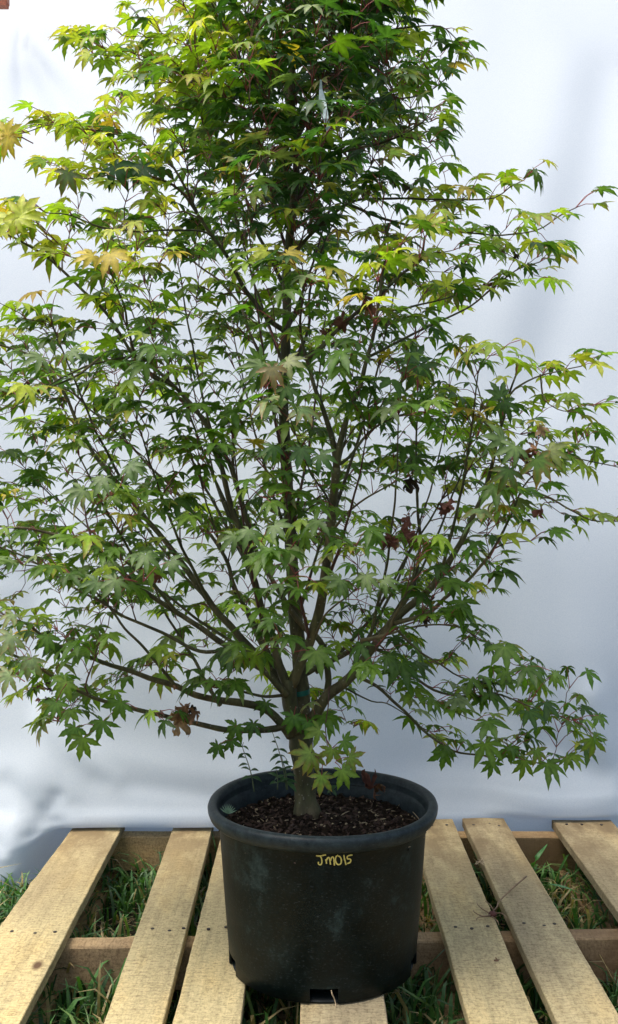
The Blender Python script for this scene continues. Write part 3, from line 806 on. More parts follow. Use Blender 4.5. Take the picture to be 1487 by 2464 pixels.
limb('limb', [(845, 1622), (908, 1652), (958, 1697), (1000, 1740), (1043, 1777), (1093, 1807), (1168, 1817), (1233, 1822), (1313, 1840), (1355, 1828)], -.01, -.02, .0036, .0010, leafy=.62)
limb('limb', [(900, 1560), (933, 1575), (970, 1605), (1013, 1642), (1063, 1667), (1143, 1677), (1203, 1672), (1293, 1707), (1378, 1732)], -.02, -.05, .0034, .0009, leafy=.62)
limb('limb', [(950, 1510), (1000, 1560), (1060, 1600), (1110, 1630), (1180, 1645), (1240, 1625)], -.05, -.02, .0024, .0009, leafy=.5)
limb('limb', [(833, 1657), (893, 1687), (930, 1690), (975, 1720), (1012, 1755)], .0, .08, .0018, .0008, leafy=.3)
limb('limb', [(812, 1120), (840, 1100), (890, 1040), (960, 1000), (1060, 990), (1130, 1000)], -.10, -.05, .0030, .0010, leafy=.4)
limb('limb', [(797, 1280), (840, 1230), (880, 1200), (940, 1165), (980, 1150)], -.10, -.20, .0026, .0010, leafy=.4)
limb('limb', [(801, 1225), (780, 1185), (750, 1140), (735, 1110)], -.09, -.22, .0024, .0012, leafy=.3)
limb('limb', [(1130, 1250), (1200, 1160), (1290, 1130), (1360, 1102), (1400, 1105), (1487, 1125), (1530, 1140)], -.06, -.06, .0022, .0008, leafy=.6)
limb('limb', [(1160, 1190), (1230, 1170), (1310, 1190), (1370, 1225), (1420, 1250), (1487, 1255), (1560, 1280)], -.08, -.12, .0022, .0010, leafy=.45)
limb('limb', [(1222, 960), (1240, 935), (1300, 902), (1350, 890), (1400, 880)], -.10, -.10, .0020, .0009, leafy=.9)
limb('limb', [(1300, 900), (1303, 935), (1306, 960), (1340, 985), (1365, 990)], -.10, -.08, .0014, .0008, leafy=.6)
limb('limb', [(1190, 1080), (1170, 1000), (1150, 930), (1130, 880), (1125, 860)], -.09, -.02, .0020, .0009, leafy=.6)
limb('limb', [(1010, 930), (940, 910), (905, 880), (1000, 810), (1040, 780), (1135, 735), (1175, 700), (1240, 650), (1300, 628)], .05, -.05, .0028, .0010, leafy=.42) if False else None
limb('limb', [(880, 862), (905, 850), (955, 825), (1000, 800), (1040, 780), (1090, 757), (1135, 735), (1175, 702), (1215, 670), (1250, 645), (1300, 628)], -.10, -.02, .0028, .0010, leafy=.45)
limb('limb', [(912, 745), (960, 745), (1035, 728), (1110, 705), (1165, 690)], -.14, -.06, .0024, .0009, leafy=.6)
limb('limb', [(740, 430), (743, 422), (790, 430), (850, 470), (905, 480), (1000, 480), (1100, 480), (1190, 478), (1250, 445), (1275, 425)], .0, -.05, .0030, .0009, leafy=.5) if False else None
limb('limb', [(698, 620), (743, 570), (798, 520), (858, 482), (940, 478), (1023, 480), (1110, 481), (1190, 476), (1225, 450), (1262, 430)], .01, -.05, .0038, .0009, leafy=.42)
limb('limb', [(840, 492), (908, 520), (983, 542), (1063, 552), (1130, 560), (1208, 567), (1270, 560), (1308, 545), (1345, 520), (1385, 500)], -.02, -.10, .0030, .0009, leafy=.48)
limb('limb', [(712, 430), (760, 392), (808, 370), (893, 350), (940, 335), (978, 318), (1020, 290)], .0, -.14, .0040, .0012, leafy=.4)
limb('limb', [(712, 340), (745, 270), (773, 210), (800, 150), (833, 100), (888, 30), (918, 0), (960, -60), (990, -130)], .01, .03, .0052, .0014, leafy=.25)
limb('limb', [(930, 240), (980, 235), (1020, 225), (1060, 200), (1092, 172)], .05, .08, .0022, .0009, leafy=.7)
limb('limb', [(850, 95), (920, 75), (1000, 65), (1060, 65), (1085, 80), (1105, 100)], .03, .05, .0022, .0009, leafy=.6)
limb('limb', [(705, 480), (690, 420), (670, 330), (640, 250), (600, 180), (560, 100), (520, 30), (490, -50)], .01, -.05, .0046, .0014, leafy=.3)
limb('limb', [(700, 250), (668, 190), (640, 120), (600, 60), (585, -20)], .01, .12, .0032, .0012, leafy=.4)
limb('limb', [(600, 300), (540, 230), (470, 190), (400, 160), (330, 140), (260, 135), (225, 130)], -.01, .02, .0026, .0009, leafy=.5)
limb('limb', [(690, 800), (660, 780), (645, 770), (590, 696), (545, 616), (480, 525), (435, 460), (380, 430), (300, 410), (230, 428), (165, 425)], .0, -.12, .0050, .0011, leafy=.38)
limb('limb', [(480, 525), (440, 440), (400, 380), (330, 340), (260, 320), (190, 310), (120, 300), (60, 320)], -.06, -.04, .0028, .0009, leafy=.5)
limb('limb', [(545, 612), (495, 560), (420, 556), (310, 555), (240, 548), (170, 520), (110, 510)], -.07, -.20, .0022, .0010, leafy=.45)
limb('limb', [(688, 700), (650, 620), (610, 540), (585, 440), (560, 340), (520, 270)], .02, .14, .0044, .0012, leafy=.35)
limb('limb', [(690, 900), (740, 800), (745, 700), (770, 620), (790, 560), (830, 500)], .02, .14, .0040, .0012, leafy=.35)
limb('limb', [(685, 960), (640, 880), (600, 800), (570, 720), (480, 640), (400, 600), (330, 590)], .02, .16, .0038, .0012, leafy=.35)
limb('limb', [(425, 935), (340, 880), (310, 800), (300, 741), (280, 690), (262, 646), (255, 610)], -.02, -.24, .0032, .0012, leafy=.35)
limb('limb', [(240, 860), (190, 900), (120, 930), (60, 950), (0, 985)], -.10, -.24, .0024, .0010, leafy=.5)
limb('limb', [(320, 856), (230, 875), (160, 905), (90, 940), (20, 950)], -.03, -.20, .0022, .0010, leafy=.5)
limb('limb', [(760, 1528), (772, 1500), (790, 1470), (830, 1440), (870, 1410)], -.06, -.22, .0024, .0010, leafy=.4)
# thin bare hanging twig in front of the right limb
limb('twig', [(792, 1650), (790, 1700), (783, 1745), (786, 1790), (792, 1830)], -.04, -.10, .0014, .0008, 5, material=M_twig)

# slender straight shoots fanning up from the lower wood
for (sx, sy, sd_, ex, ey, ed, bow) in [(655, 1610, -.02, 60, 1130, .05, 30), (620, 1575, .0, 150, 980, .16, 25), (590, 1350, .03, 300, 700, .14, 20), (575, 1270, .0, 430, 640, -.10, 15), (600, 1380, .0, 455, 880, .18, 15),
        (705, 1330, .01, 560, 800, .16, 12), (695, 1180, .01, 600, 560, -.08, 10), (700, 1290, .01, 790, 700, .2, -10), (712, 1500, .01, 860, 900, .22, -12), (801, 1240, -.09, 960, 640, .02, -15), (850, 1600, -.02, 1080, 1000, .1, -30),
        (880, 1575, -.02, 960, 1000, -.16, -20), (920, 1525, -.03, 1150, 1010, .08, -25), (1060, 1385, -.06, 1150, 900, -.18, -12), (500, 1442, -.02, 330, 1010, -.18, 14), (350, 1250, .03, 120, 760, -.1, 18), (430, 1480, -.08, 190, 1100, -.22, 18),
        (650, 1600, -.02, 480, 1150, -.16, 12), (745, 1540, -.04, 690, 1200, -.18, 8), (787, 1400, -.07, 880, 1060, -.22, -10), (690, 900, .01, 540, 400, .1, 12), (690, 800, .01, 810, 420, .12, -10), (695, 620, .01, 600, 220, .1, 10), (705, 500, .01, 860, 160, .06, -10), (708, 420, .01, 800, 60, -.08, -8), (640, 1540, -.02, 560, 1050, -.1, 8), (560, 1250, .0, 380, 760, .06, 12)]:
    m1x, m1y = sx+(ex-sx)*.35-bow*.9, sy+(ey-sy)*.35+abs(bow)*.2; m2x, m2y = sx+(ex-sx)*.7-bow*.8, sy+(ey-sy)*.7
    limb('limb', [(sx, sy), (m1x, m1y), (m2x, m2y), (ex, ey)], sd_, ed, .0034, .0011, 6, leafy=.12, material=M_twig if abs(bow) < 11 else None)

# density of foliage over the crown: one character = 80 x 80 px cell, rows from y=-320
GRID = """
......2344442......
.....25677654......
.....46788776......
.....67889987......
....37889999630....
..257889999942.....
..167889999953.....
112468999999600....
24567889976760.....
03456547995653110..
4456636888565321100
246764578846531110.
124676667767742110.
456667777677532....
777777677767741021.
677766677767742343.
566776577766655554.
567666677775677763.
677666566765767773.
6666666788756566300
4677676777777774000
467776666577764100.
455345666455452000.
453223566435663000.
234332543345454433.
022211021220133211.
001.......1..2211..
""".strip('\n').split('\n')
COV = {str(i): i/10 for i in range(10)}
shoots = []
for r, row in enumerate(GRID):
    y0 = -320+80*r
    cols = list(enumerate(row))
    # the crown goes on past the left edge of the picture
    ext = [(-1, row[0]), (-2, row[0])] if 7 <= r < 24 else []
    for c, ch in cols+ext:
        if ch in '.0': continue
        cv = min(.955, COV[ch]*(1.06 if y0 < 560 else 1.0))
        if c == -2: cv *= .6
        n = -math.log(1-cv)*6.4*(1.75 if y0 < 560 else 1.6)
        # shoots carry about 5.5 leaves
        k = n/5.6
        cnt = int(k)+(1 if random.random() < k-int(k) else 0)
        for _ in range(cnt):
            x = c*80+random.uniform(0, 80); y = y0+random.uniform(0, 80)
            hw = 300 if y < 0 else np.interp(y, [0, 300, 500, 800, 1100, 1400, 1650, 1850], [380, 480, 640, 700, 760, 680, 700, 500])
            u = min(.97, abs(x-715)/hw)
            b = np.interp(y, [-320, 0, 300, 700, 1100, 1500, 1750, 1850], [.14, .24, .28, .34, .38, .36, .26, .12])
            w = random.betavariate(1.1, 1.1)*2-1
            Yd = TY+.01+b*math.sqrt(1-u*u*.85)*w
            Yd = max(1.10, min(1.95, Yd))
            shoots.append(px(x, y, Yd))
# grow a twig to every shoot tip from the nearest suitable wood
org = np.array([-.01, TY, .30])
shoots.sort(key=lambda p: np.linalg.norm((p-org)*np.array([1, 1, .7])))
SKA = np.array(SK); twigs = []
for tip in shoots:
    d = tip-SKA[:, :3]; L = np.linalg.norm(d, axis=1)+1e-6; dn = d/L[:, None]
    al = np.einsum('ij,ij->i', dn, SKA[:, 4:7])
    outw = tip*np.array([1, 1, 0])-np.array([-.01, TY, 0]); rt = np.linalg.norm(outw[:2]); 
    rq = np.hypot(SKA[:, 0]+.01, SKA[:, 1]-TY)
    cost = L*(1.9-.8*al-.35*dn[:, 2])+np.where(rq > rt+.03, .08, 0)+np.where(L < .035, .05, 0)+np.where(SKA[:, 3] < .0009, .03, 0)
    i = int(np.argmin(cost)); q = SKA[i, :3]; t0 = SKA[i, 4:7]; l = L[i]
    if l > .34 or l < .02: continue
    d0 = t0*.7+dn[i]*.5+np.array([0, 0, .25]); d0 /= np.linalg.norm(d0)
    c1 = q+d0*l*.36; end_dir = dn[i]*np.array([1, 1, .45])+np.array([outw[0], outw[1], 0])/max(rt, .05)*.5; end_dir /= np.linalg.norm(end_dir)
    c2 = tip-end_dir*l*.32
    n = max(4, int(l/.012)); t = np.linspace(0, 1, n)[:, None]
    P = (1-t)**3*q+3*(1-t)**2*t*c1+3*(1-t)*t*t*c2+t**3*tip
    zig = rng.normal(0, .0012, P.shape); zig[0] = 0; P = P+zig
    r0 = min(SKA[i, 3]*.75, .0008+l*.0075); r0 = max(r0, .0007)
    rad = np.linspace(r0, .00055, n)
    Q = np.column_stack([P, rad]); T = np.gradient(P, axis=0); T /= np.maximum(np.linalg.norm(T, axis=1), 1e-9)[:, None]
    SKA = np.vstack([SKA, np.column_stack([Q, T])[2:]])
    twigs.append((l, Q))
    leafy_twig(Q, min(1, .085/l), .030)
twigs.sort(key=lambda a: -a[0])
tw = Acc()
for k, (l, Q) in enumerate(twigs):
    v, f = tube(Q[:, :3], Q[:, 3], 4 if k > 200 else 5, False)
    if k < 270: mesh_obj('twig', v, f, M_twig, tree, origin=Q[0, :3])
    else: tw.add(v, f)
if tw.n:
    o = tw.build('twigs', M_twig, tree); o['kind'] = 'stuff'

# ------------------------------------------------------------- leaves placed one by one
def leaf_at(x, y, dY, size, point, colour, tilt=.2, tint=None, stem=None, roll=0.0):
    """a leaf whose blade centre is at the given spot; `point` = clock direction of the middle lobe in degrees (180 = straight down)"""
    Y = TY+dY; b = px(x, y, Y); a = R(point)
    ax = np.array([math.sin(a), -tilt, math.cos(a)]); nr = np.array([roll, -1, .45])
    if colour == 'yellow': colour = (.40, .45, .045); tilt += .35  # brighter than the palette yellow, standing in for light through the blade
    elif colour == 'gold': colour = (.48, .38, .05); tilt += .35  # gold brightened likewise in place of backlight
    elif not isinstance(colour, str): colour = tuple(c*k for c, k in zip(colour, (.62, .78, .42)))
    if dY < -.12 and y < 1700: size *= .88
    if dY < -.3: size *= .86; colour = colour if isinstance(colour, str) else tuple(c*.85 for c in colour)
    st = None
    if stem is not None: st = px(stem[0], stem[1], Y+stem[2] if len(stem) > 2 else Y)
    add_leaf(b, ax, nr, size, colour if not isinstance(colour, str) else PAL[colour], st, tint, templ=random.choice([1, 2, 4, 5, 7, 8]))
G_, Mi, Li, Ye, Go, Pa, Da = 'green', 'mid', 'lime', 'yellow', 'gold', 'pale', 'dark'
YG = (.24, .30, .07); OR = (.32, .16, .07)
HAND = [
 # low shoot in front of the trunk base
 (707, 1722, -.10, .027, 200, (.10, .2, .05), .2, None, (712, 1700)), (740, 1738, -.10, .024, 190, (.10, .2, .05), .2, None, (735, 1720)),
 (748, 1812, -.13, .036, 235, YG, .2, OR, (768, 1826)), (758, 1820, -.125, .030, 205, YG, .25, OR, (775, 1828)), (770, 1757, -.12, .025, 245, YG, .2, None, (792, 1790)),
 (800, 1802, -.12, .026, 195, YG, .15, OR, (806, 1822)), (826, 1782, -.12, .024, 120, (.17, .27, .06), .1, None, (800, 1800)), (840, 1822, -.13, .026, 115, YG, .1, OR, (808, 1832)),
 (822, 1852, -.14, .031, 150, (.24, .32, .08), .2, None, (806, 1834)), (774, 1866, -.14, .028, 185, (.22, .3, .07), .2, OR, (776, 1838)),
 # hanging leaves at the lower right edge
 (1428, 1777, -.05, .029, 178, Mi, .2, (.2, .17, .07), (1382, 1735)), (1440, 1722, -.04, .022, 160, G_, .9, None, (1382, 1735)),
 (1185, 1833, -.03, .027, 186, G_, .15, None, (1160, 1818)), (1068, 1808, -.03, .031, 188, G_, .15, None, (1075, 1790)), (1262, 1830, -.03, .031, 185, Mi, .2, None, (1240, 1822)),
 (1222, 1800, -.02, .027, 165, G_, .2, None, (1230, 1820)), (1290, 1805, -.03, .026, 160, Mi, .4, (.3, .15, .06), (1310, 1838)), (1362, 1822, -.03, .023, 140, Mi, .5, None, (1330, 1836)),
 (1258, 1690, -.04, .027, 178, Mi, .2, None, (1235, 1680)), (1160, 1675, -.03, .026, 185, G_, .4, None, (1150, 1678)), (1306, 1710, -.05, .024, 180, Mi, .3, None, (1300, 1708)), (1290, 1635, -.04, .027, 165, Mi, .4, None, (1270, 1690)),
 (1215, 1615, -.04, .024, 200, Mi, .5, None, (1220, 1670)), (1330, 1625, -.05, .026, 130, Mi, .4, None, (1275, 1690)),
 # hanging leaves at the lower left
 (200, 1775, -.16, .034, 193, Mi, .2, None, (245, 1750, 0)), (182, 1750, -.15, .030, 205, G_, .5, None, (235, 1745)), (248, 1735, -.16, .030, 190, G_, .3, None, (300, 1700)), (290, 1690, -.16, .033, 205, G_, .2, None, (330, 1705)),
 (525, 1792, -.06, .026, 195, Da, .1, None, (560, 1780)), (555, 1780, -.06, .022, 165, Da, .2, None, (600, 1757)), (610, 1740, -.06, .026, 190, Da, .3, None, (625, 1754)), (570, 1745, -.06, .028, 210, G_, .2, None, (560, 1754)), (640, 1690, -.05, .024, 195, Da, .2, None, (650, 1712)),
 (160, 1640, -.20, .032, 210, Mi, .3, None, (190, 1660)), (135, 1690, -.21, .030, 190, G_, .4, None, (160, 1645)), (75, 1585, -.22, .032, 190, Pa, .3, (.3, .2, .1), (60, 1590)), (25, 1625, -.23, .034, 240, Pa, .3, (.34, .2, .1), (60, 1640)), (30, 1530, -.22, .034, 215, Pa, .4, (.3, .22, .1), (40, 1575)),
 (115, 1530, -.2, .03, 185, G_, .3, None, (130, 1548)),
 # large near leaves; sky glare on them is put into the pale tints
 (350, 1335, -.38, .036, 165, (.13, .2, .07), .7, None, (345, 1400, .04)), (280, 1395, -.37, .036, 215, (.14, .2, .08), .7, None, (330, 1400, .02)), (235, 1400, -.36, .033, 230, (.11, .18, .07), .7, None, (330, 1400, .02)), (410, 1350, -.36, .034, 130, (.11, .18, .06), .7, None, (345, 1400, .04)),
 (600, 1275, -.36, .034, 190, (.15, .22, .09), .7, None, (610, 1310, .04)), (565, 1290, -.36, .031, 230, (.14, .2, .08), .7, None, (600, 1315, .04)), (660, 1265, -.36, .033, 130, (.14, .21, .08), .7, None, (625, 1310, .04)), (735, 1285, -.34, .032, 160, Mi, .6, None, (700, 1320, .04)),
 (725, 1080, -.35, .036, 190, (.085, .17, .045), .6, None, (735, 1110, .03)), (770, 1095, -.35, .034, 140, (.085, .17, .045), .6, None, (735, 1110, .03)), (660, 1075, -.34, .032, 215, (.085, .17, .045), .6, None, (700, 1110, .03)),
 (880, 1385, -.36, .034, 165, (.17, .22, .10), .7, None, (900, 1420, .04)), (820, 1395, -.36, .032, 240, (.14, .2, .08), .7, None, (860, 1420, .04)), (925, 1395, -.35, .030, 120, (.14, .2, .08), .7, None, (900, 1420, .04)),
 (630, 880, -.40, .036, 265, (.20, .25, .15), .5, None, (635, 935, .02)), (655, 885, -.41, .038, 175, (.30, .22, .16), .4, (.4, .2, .1), (640, 935, .02)), (690, 870, -.40, .034, 105, (.26, .26, .14), .6, None, (640, 935, .02)), (690, 930, -.40, .030, 160, (.14, .22, .08), .3, None, (645, 935, .02)), (625, 870, -.39, .030, 330, (.16, .23, .12), .5, None, (640, 935, .02)),
 (1010, 880, -.20, .040, 170, (.05, .11, .03), .1, (.12, .1, .04), (1005, 940)), (1000, 870, -.2, .034, 350, (.05, .11, .03), -.1, None, (1005, 940)), (1212, 965, -.16, .036, 150, (.07, .13, .035), .1, None, (1210, 1000)), (1205, 955, -.16, .032, 330, (.07, .13, .035), -.1, None, (1210, 1000)),
 (275, 400, -.18, .042, 150, (.03, .085, .02), .1, None, (290, 440)), (345, 400, -.16, .040, 200, (.028, .08, .02), .1, None, (330, 440)), (165, 415, -.2, .036, 200, (.08, .12, .03), .1, (.2, .1, .04), (170, 430)),
 (55, 520, -.30, .040, 350, Ye, -.1, (.42, .33, .05), (140, 585, .05)), (40, 525, -.30, .040, 80, Ye, .3, None, (140, 585, .05)), (30, 530, -.29, .036, 260, Ye, .3, None, (130, 585, .05)), (22, 330, -.25, .036, 200, Go, .1, (.4, .2, .06), (80, 345, .03)), (18, 325, -.25, .030, 10, Go, .0, None, (80, 345, .03)),
 (1018, 545, -.22, .036, 350, Ye, -.1, None, (1008, 621)), (1035, 548, -.22, .036, 75, Ye, .3, None, (1010, 620)), (985, 615, -.22, .032, 210, Ye, .2, None, (1000, 640)), (1025, 610, -.2, .032, 95, Li, .5, None, (1000, 640)), (1075, 690, -.08, .028, 20, Ye, .0, None, (1070, 740)),
 (265, 610, -.28, .040, 150, Go, .5, (.4, .28, .06), (262, 660)), (225, 615, -.27, .034, 250, Go, .6, None, (262, 660)), (640, 605, -.25, .034, 250, Ye, .5, None, (650, 660, .03)), (690, 610, -.25, .034, 110, Go, .5, None, (655, 660, .03)),
 (960, 90, .02, .034, 190, Ye, .1, None, (975, 65)), (985, 85, .02, .030, 160, Ye, .1, None, (975, 65)), (215, 130, .0, .032, 240, Ye, .2, (.4, .2, .06), (232, 136)), (250, 145, .0, .028, 190, Li, .2, None, (260, 136)),
 (1240, 1075, -.28, .034, 220, (.17, .23, .12), .5, None, (1270, 1130, .03)), (1290, 1105, -.28, .040, 140, (.13, .2, .05), .2, (.4, .18, .07), (1270, 1130, .03)), (1320, 1085, -.26, .034, 100, (.24, .24, .12), .4, None, (1270, 1130, .03)), (1225, 1130, -.28, .036, 200, (.09, .15, .045), .2, (.2, .12, .06), (1235, 1100, .03)),
 (1210, 1060, -.27, .034, 290, (.18, .23, .13), .5, None, (1260, 1110, .03)), (1432, 1085, -.06, .026, 170, Li, .1, None, (1425, 1108)),
 (200, 1180, -.36, .036, 240, (.19, .24, .14), .9, None, (225, 1215, .03)), (250, 1150, -.36, .036, 200, (.15, .21, .10), .9, None, (260, 1190, .03)), (310, 1120, -.36, .034, 110, (.13, .2, .09), .9, None, (290, 1170, .03)), (100, 860, -.34, .036, 240, (.17, .23, .12), .9, None, (130, 890, .03)), (170, 845, -.34, .034, 120, (.15, .22, .1), .9, None, (140, 880, .03)),
]
for h in HAND: leaf_at(*h)

leaves.sort(key=lambda l: -(l['s']/max(l['b'][1], .3))-(.004 if l['b'][1] < 1.38 else 0))
vis = [l for l in leaves if -.03 < l['b'][0]/l['b'][1]*F+743.5 < 1490 and 0 < 1170-(l['b'][2]-CZ)/l['b'][1]*F < 2464]
# the 290 leaves that show largest are parts of their own
ids = set()
for l in vis:
    if len(ids) >= 290: break
    ids.add(id(l))
rest = Acc()
for l in leaves:
    if id(l) in ids: mesh_obj('leaf', l['V'], l['F'], [M_leaf, M_petiole], tree, True, l['M'], l['C'], origin=l['V'][0])
    else: rest.add(l['V'], l['F'], l['M'], l['C'])
o = rest.build('foliage', [M_leaf, M_petiole], tree); o['kind'] = 'stuff'
print('LEAVES', len(leaves), 'TWIGS', len(twigs), 'SHOOTS', len(shoots))

# ------------------------------------------------------------- withered leaves caught in the crown
def crumpled(c, size, col, seed, parent, name='dead_leaf', hang=True):
    g = np.random.default_rng(seed); V, Fc, K = TEMPL[seed % len(TEMPL)]
    ax = g.normal(0, .5, 3)+np.array([0, 0, -1.0 if hang else .1]); ax /= np.linalg.norm(ax); nr = g.normal(0, 1, 3); nr -= ax*nr.dot(ax); nr /= np.linalg.norm(nr); sd_ = np.cross(ax, nr)
    W = V.copy()
    cu = g.uniform(1.4, 2.6)
    th = W[:, 0]*cu*1.6; X = np.sin(th)/(cu*1.3); Z = (1-np.cos(th))/(cu*1.1)+W[:, 2]
    ph = W[:, 1]*g.uniform(.6, 1.4); Yv = np.sin(ph)/1.1; Z = Z+(1-np.cos(ph))*.6
    P = np.array(c)+size*(X[:, None]*sd_+Yv[:, None]*ax+Z[:, None]*nr)
    P += np.array([[noise.noise(Vector(p*140+k*7)) for k in range(3)] for p in P])*size*.22
    cols = np.tile(col, (len(P), 1))*g.uniform(.6, 1.4, len(P))[:, None]
    return mesh_obj(name, P, Fc, M_dead, parent, True, None, cols)
BR = (.16, .085, .045); RB = (.11, .04, .028); TN = (.26, .17, .09); BK = (.03, .02, .015)
DEAD = [(430, 1735, -.10, .026, TN), (455, 1722, -.10, .024, BR), (445, 1700, -.10, .022, BR), (470, 1712, -.1, .022, BR), (420, 1720, -.1, .02, TN), (460, 1700, -.09, .018, BK), (425, 1650, -.10, .012, BR),
        (940, 1290, -.18, .022, RB), (968, 1285, -.18, .022, RB), (955, 1300, -.18, .020, BR), (985, 1245, -.18, .018, RB), (1055, 1220, -.18, .024, RB), (1075, 1210, -.18, .018, RB), (988, 1150, -.15, .022, BK),
        (878, 720, -.16, .022, RB), (885, 740, -.16, .018, BR), (830, 770, -.15, .020, RB), (790, 800, -.15, .016, RB), (775, 630, -.1, .018, BK), (1165, 692, -.04, .013, RB), (1242, 610, -.04, .012, BK),
        (958, 432, .0, .018, BK), (975, 445, .0, .014, BK), (1275, 1092, -.25, .026, RB), (1290, 1080, -.25, .020, BR), (1298, 1025, -.2, .018, TN), (1300, 1225, -.12, .016, RB), (1275, 1250, -.12, .010, BK), (380, 1382, -.2, .014, RB), (500, 1640, -.08, .015, RB),
        (1035, 1445, -.08, .010, BK), (1020, 1488, -.08, .014, BK), (90, 1650, -.2, .008, RB), (110, 1640, -.2, .008, BK), (125, 1655, -.2, .008, BK), (92, 1680, -.2, .007, RB), (112, 1680, -.2, .009, BK)]
for k, (x, y, dY, s, c) in enumerate(DEAD): crumpled(px(x, y, TY+dY), s*1.15, tuple(q*1.25 for q in c), 300+k, tree)

# ------------------------------------------------------------- tie round the trunk and pale tag
a = Acc(); c = px(722, 1664, TY+.008); n = 20; V = []
for k in range(n):
    t = 2*math.pi*k/n
    for z in (-.004, .004): V.append((c[0]+.0152*math.cos(t), c[1]+.0150*math.sin(t), c[2]+z+.002*math.sin(t+1)))
a.add(V, [(2*k, (2*k+2) % (2*n), (2*k+3) % (2*n), 2*k+1) for k in range(n)])
a.build('plant_tie', M_tie, tree)
def tagstrip():
    pts = [(772, 192), (772, 215), (775, 240), (779, 262), (783, 285), (788, 305), (792, 318)]; Yt = 1.30
    V = []; w = [2, 4, 8, 9, 8, 7, 5]
    for i, (x, y) in enumerate(pts):
        for yo in (0, .0007):
            V.append(px(x-w[i], y, Yt+.004*math.sin(i))+np.array([0, yo, 0])); V.append(px(x+w[i], y, Yt+.004*math.sin(i*1.3))+np.array([0, yo, 0]))
    Fc = []
    for i in range(len(pts)-1):
        a_ = 4*i; b_ = 4*i+4
        Fc += [(a_, a_+1, b_+1, b_), (a_+2, b_+2, b_+3, a_+3), (a_, b_, b_+2, a_+2), (a_+1, a_+3, b_+3, b_+1)]
    o = mesh_obj('plant_tag', V, Fc, M_tagm, smooth=False); tag(o, 'pale plastic strip hanging from a branch high in the maple crown', 'plant tag')
tagstrip()

# ------------------------------------------------------------- weeds in the pot
def lance(acc_, b, d, up, L, W, col):
    d = np.asarray(d, float); d /= np.linalg.norm(d); up = np.asarray(up, float); up = up-d*up.dot(d); up /= np.linalg.norm(up); s = np.cross(d, up)
    V = []; 
    for t, w, z in ((0, .1, 0), (.25, .8, .06), (.5, 1, .08), (.78, .6, .02), (1, .03, -.12)):
        c_ = np.asarray(b)+d*L*t+up*L*z
        V += [c_-s*W*w+up*W*.3*w, c_, c_+s*W*w+up*W*.3*w]
    Fc = []
    for i in range(4):
        for k in range(2): Fc.append((3*i+k, 3*i+k+1, 3*i+k+4, 3*i+k+3))
    acc_.add(V, Fc, 0, col)
def weed(stems, label, seed, dY, leafcol=(.04, .10, .035), base=None, L=.024):
    b0 = px(*base, TY+dY); t = empty('weed_seedling', tuple(b0)); tag(t, label, 'weed', 'weeds growing in the pot'); g = np.random.default_rng(seed)
    for st in stems:
        Q = catmull([px(x, y, TY+dY) for x, y in st], .005); n = len(Q)
        v, f = tube(Q, np.linspace(.0011, .0005, n), 5); mesh_obj('stem', v, f, M_stem, t)
        a_ = Acc()
        for i in range(2, n, 2):
            if g.uniform() < .2: continue
            k = 1-.55*i/n
            for sgn in (1, -1):
                if g.uniform() < .3: continue
                lance(a_, Q[i], (sgn*g.uniform(.5, 1), g.normal(-.2, .4), g.uniform(-.7, .5)), (0, -.4, 1), L*k*g.uniform(.6, 1.1), .0032*k+.001, np.array(leafcol)*g.uniform(.8, 1.3))
        if a_.n: a_.build('leaves', M_weed, t)
weed([[(612, 1905), (606, 1870), (598, 1840), (588, 1812), (583, 1795), (586, 1786)]], 'thin weed seedling with a curled tip at the left inside the pot', 3, -.03, base=(612, 1905))
weed([[(690, 1900), (682, 1850), (672, 1810), (660, 1775), (655, 1760)], [(692, 1900), (688, 1860), (680, 1830), (676, 1815)], [(668, 1900), (668, 1870), (664, 1850)]], 'taller narrow leaved weed clump just left of the trunk base', 4, -.05, base=(690, 1902))
weed([[(796, 1912), (786, 1885), (778, 1862), (772, 1845)], [(800, 1900), (815, 1885), (822, 1865)]], 'small dark green weed just right of the trunk base', 5, -.05, base=(797, 1914))
def sprig():
    t = empty('conifer_sprig', tuple(px(545, 1962, 1.46))); tag(t, 'tiny grey green needle sprig on the soil at the pot\'s left edge', 'weed')
    a_ = Acc()
    for k in range(9):
        an = R(-60+k*16); b = px(548, 1958, 1.45); lance(a_, b, (math.sin(an)*.8+.1, -.2, math.cos(an)), (0, -1, .2), .015, .0009, (.16, .26, .2))
    a_.build('needles', M_weed, t)
sprig()
o = crumpled(px(888, 1895, 1.57), .030, (.10, .035, .025), 411, None, 'dry_leaf', False); tag(o, 'curled red brown dead leaf on the soil at the right inside the pot', 'leaf')
o = crumpled(px(905, 1888, 1.58), .024, (.15, .07, .04), 415, None, 'dry_leaf', False); tag(o, 'lighter brown dead leaf lying beside the red brown one in the pot', 'leaf')

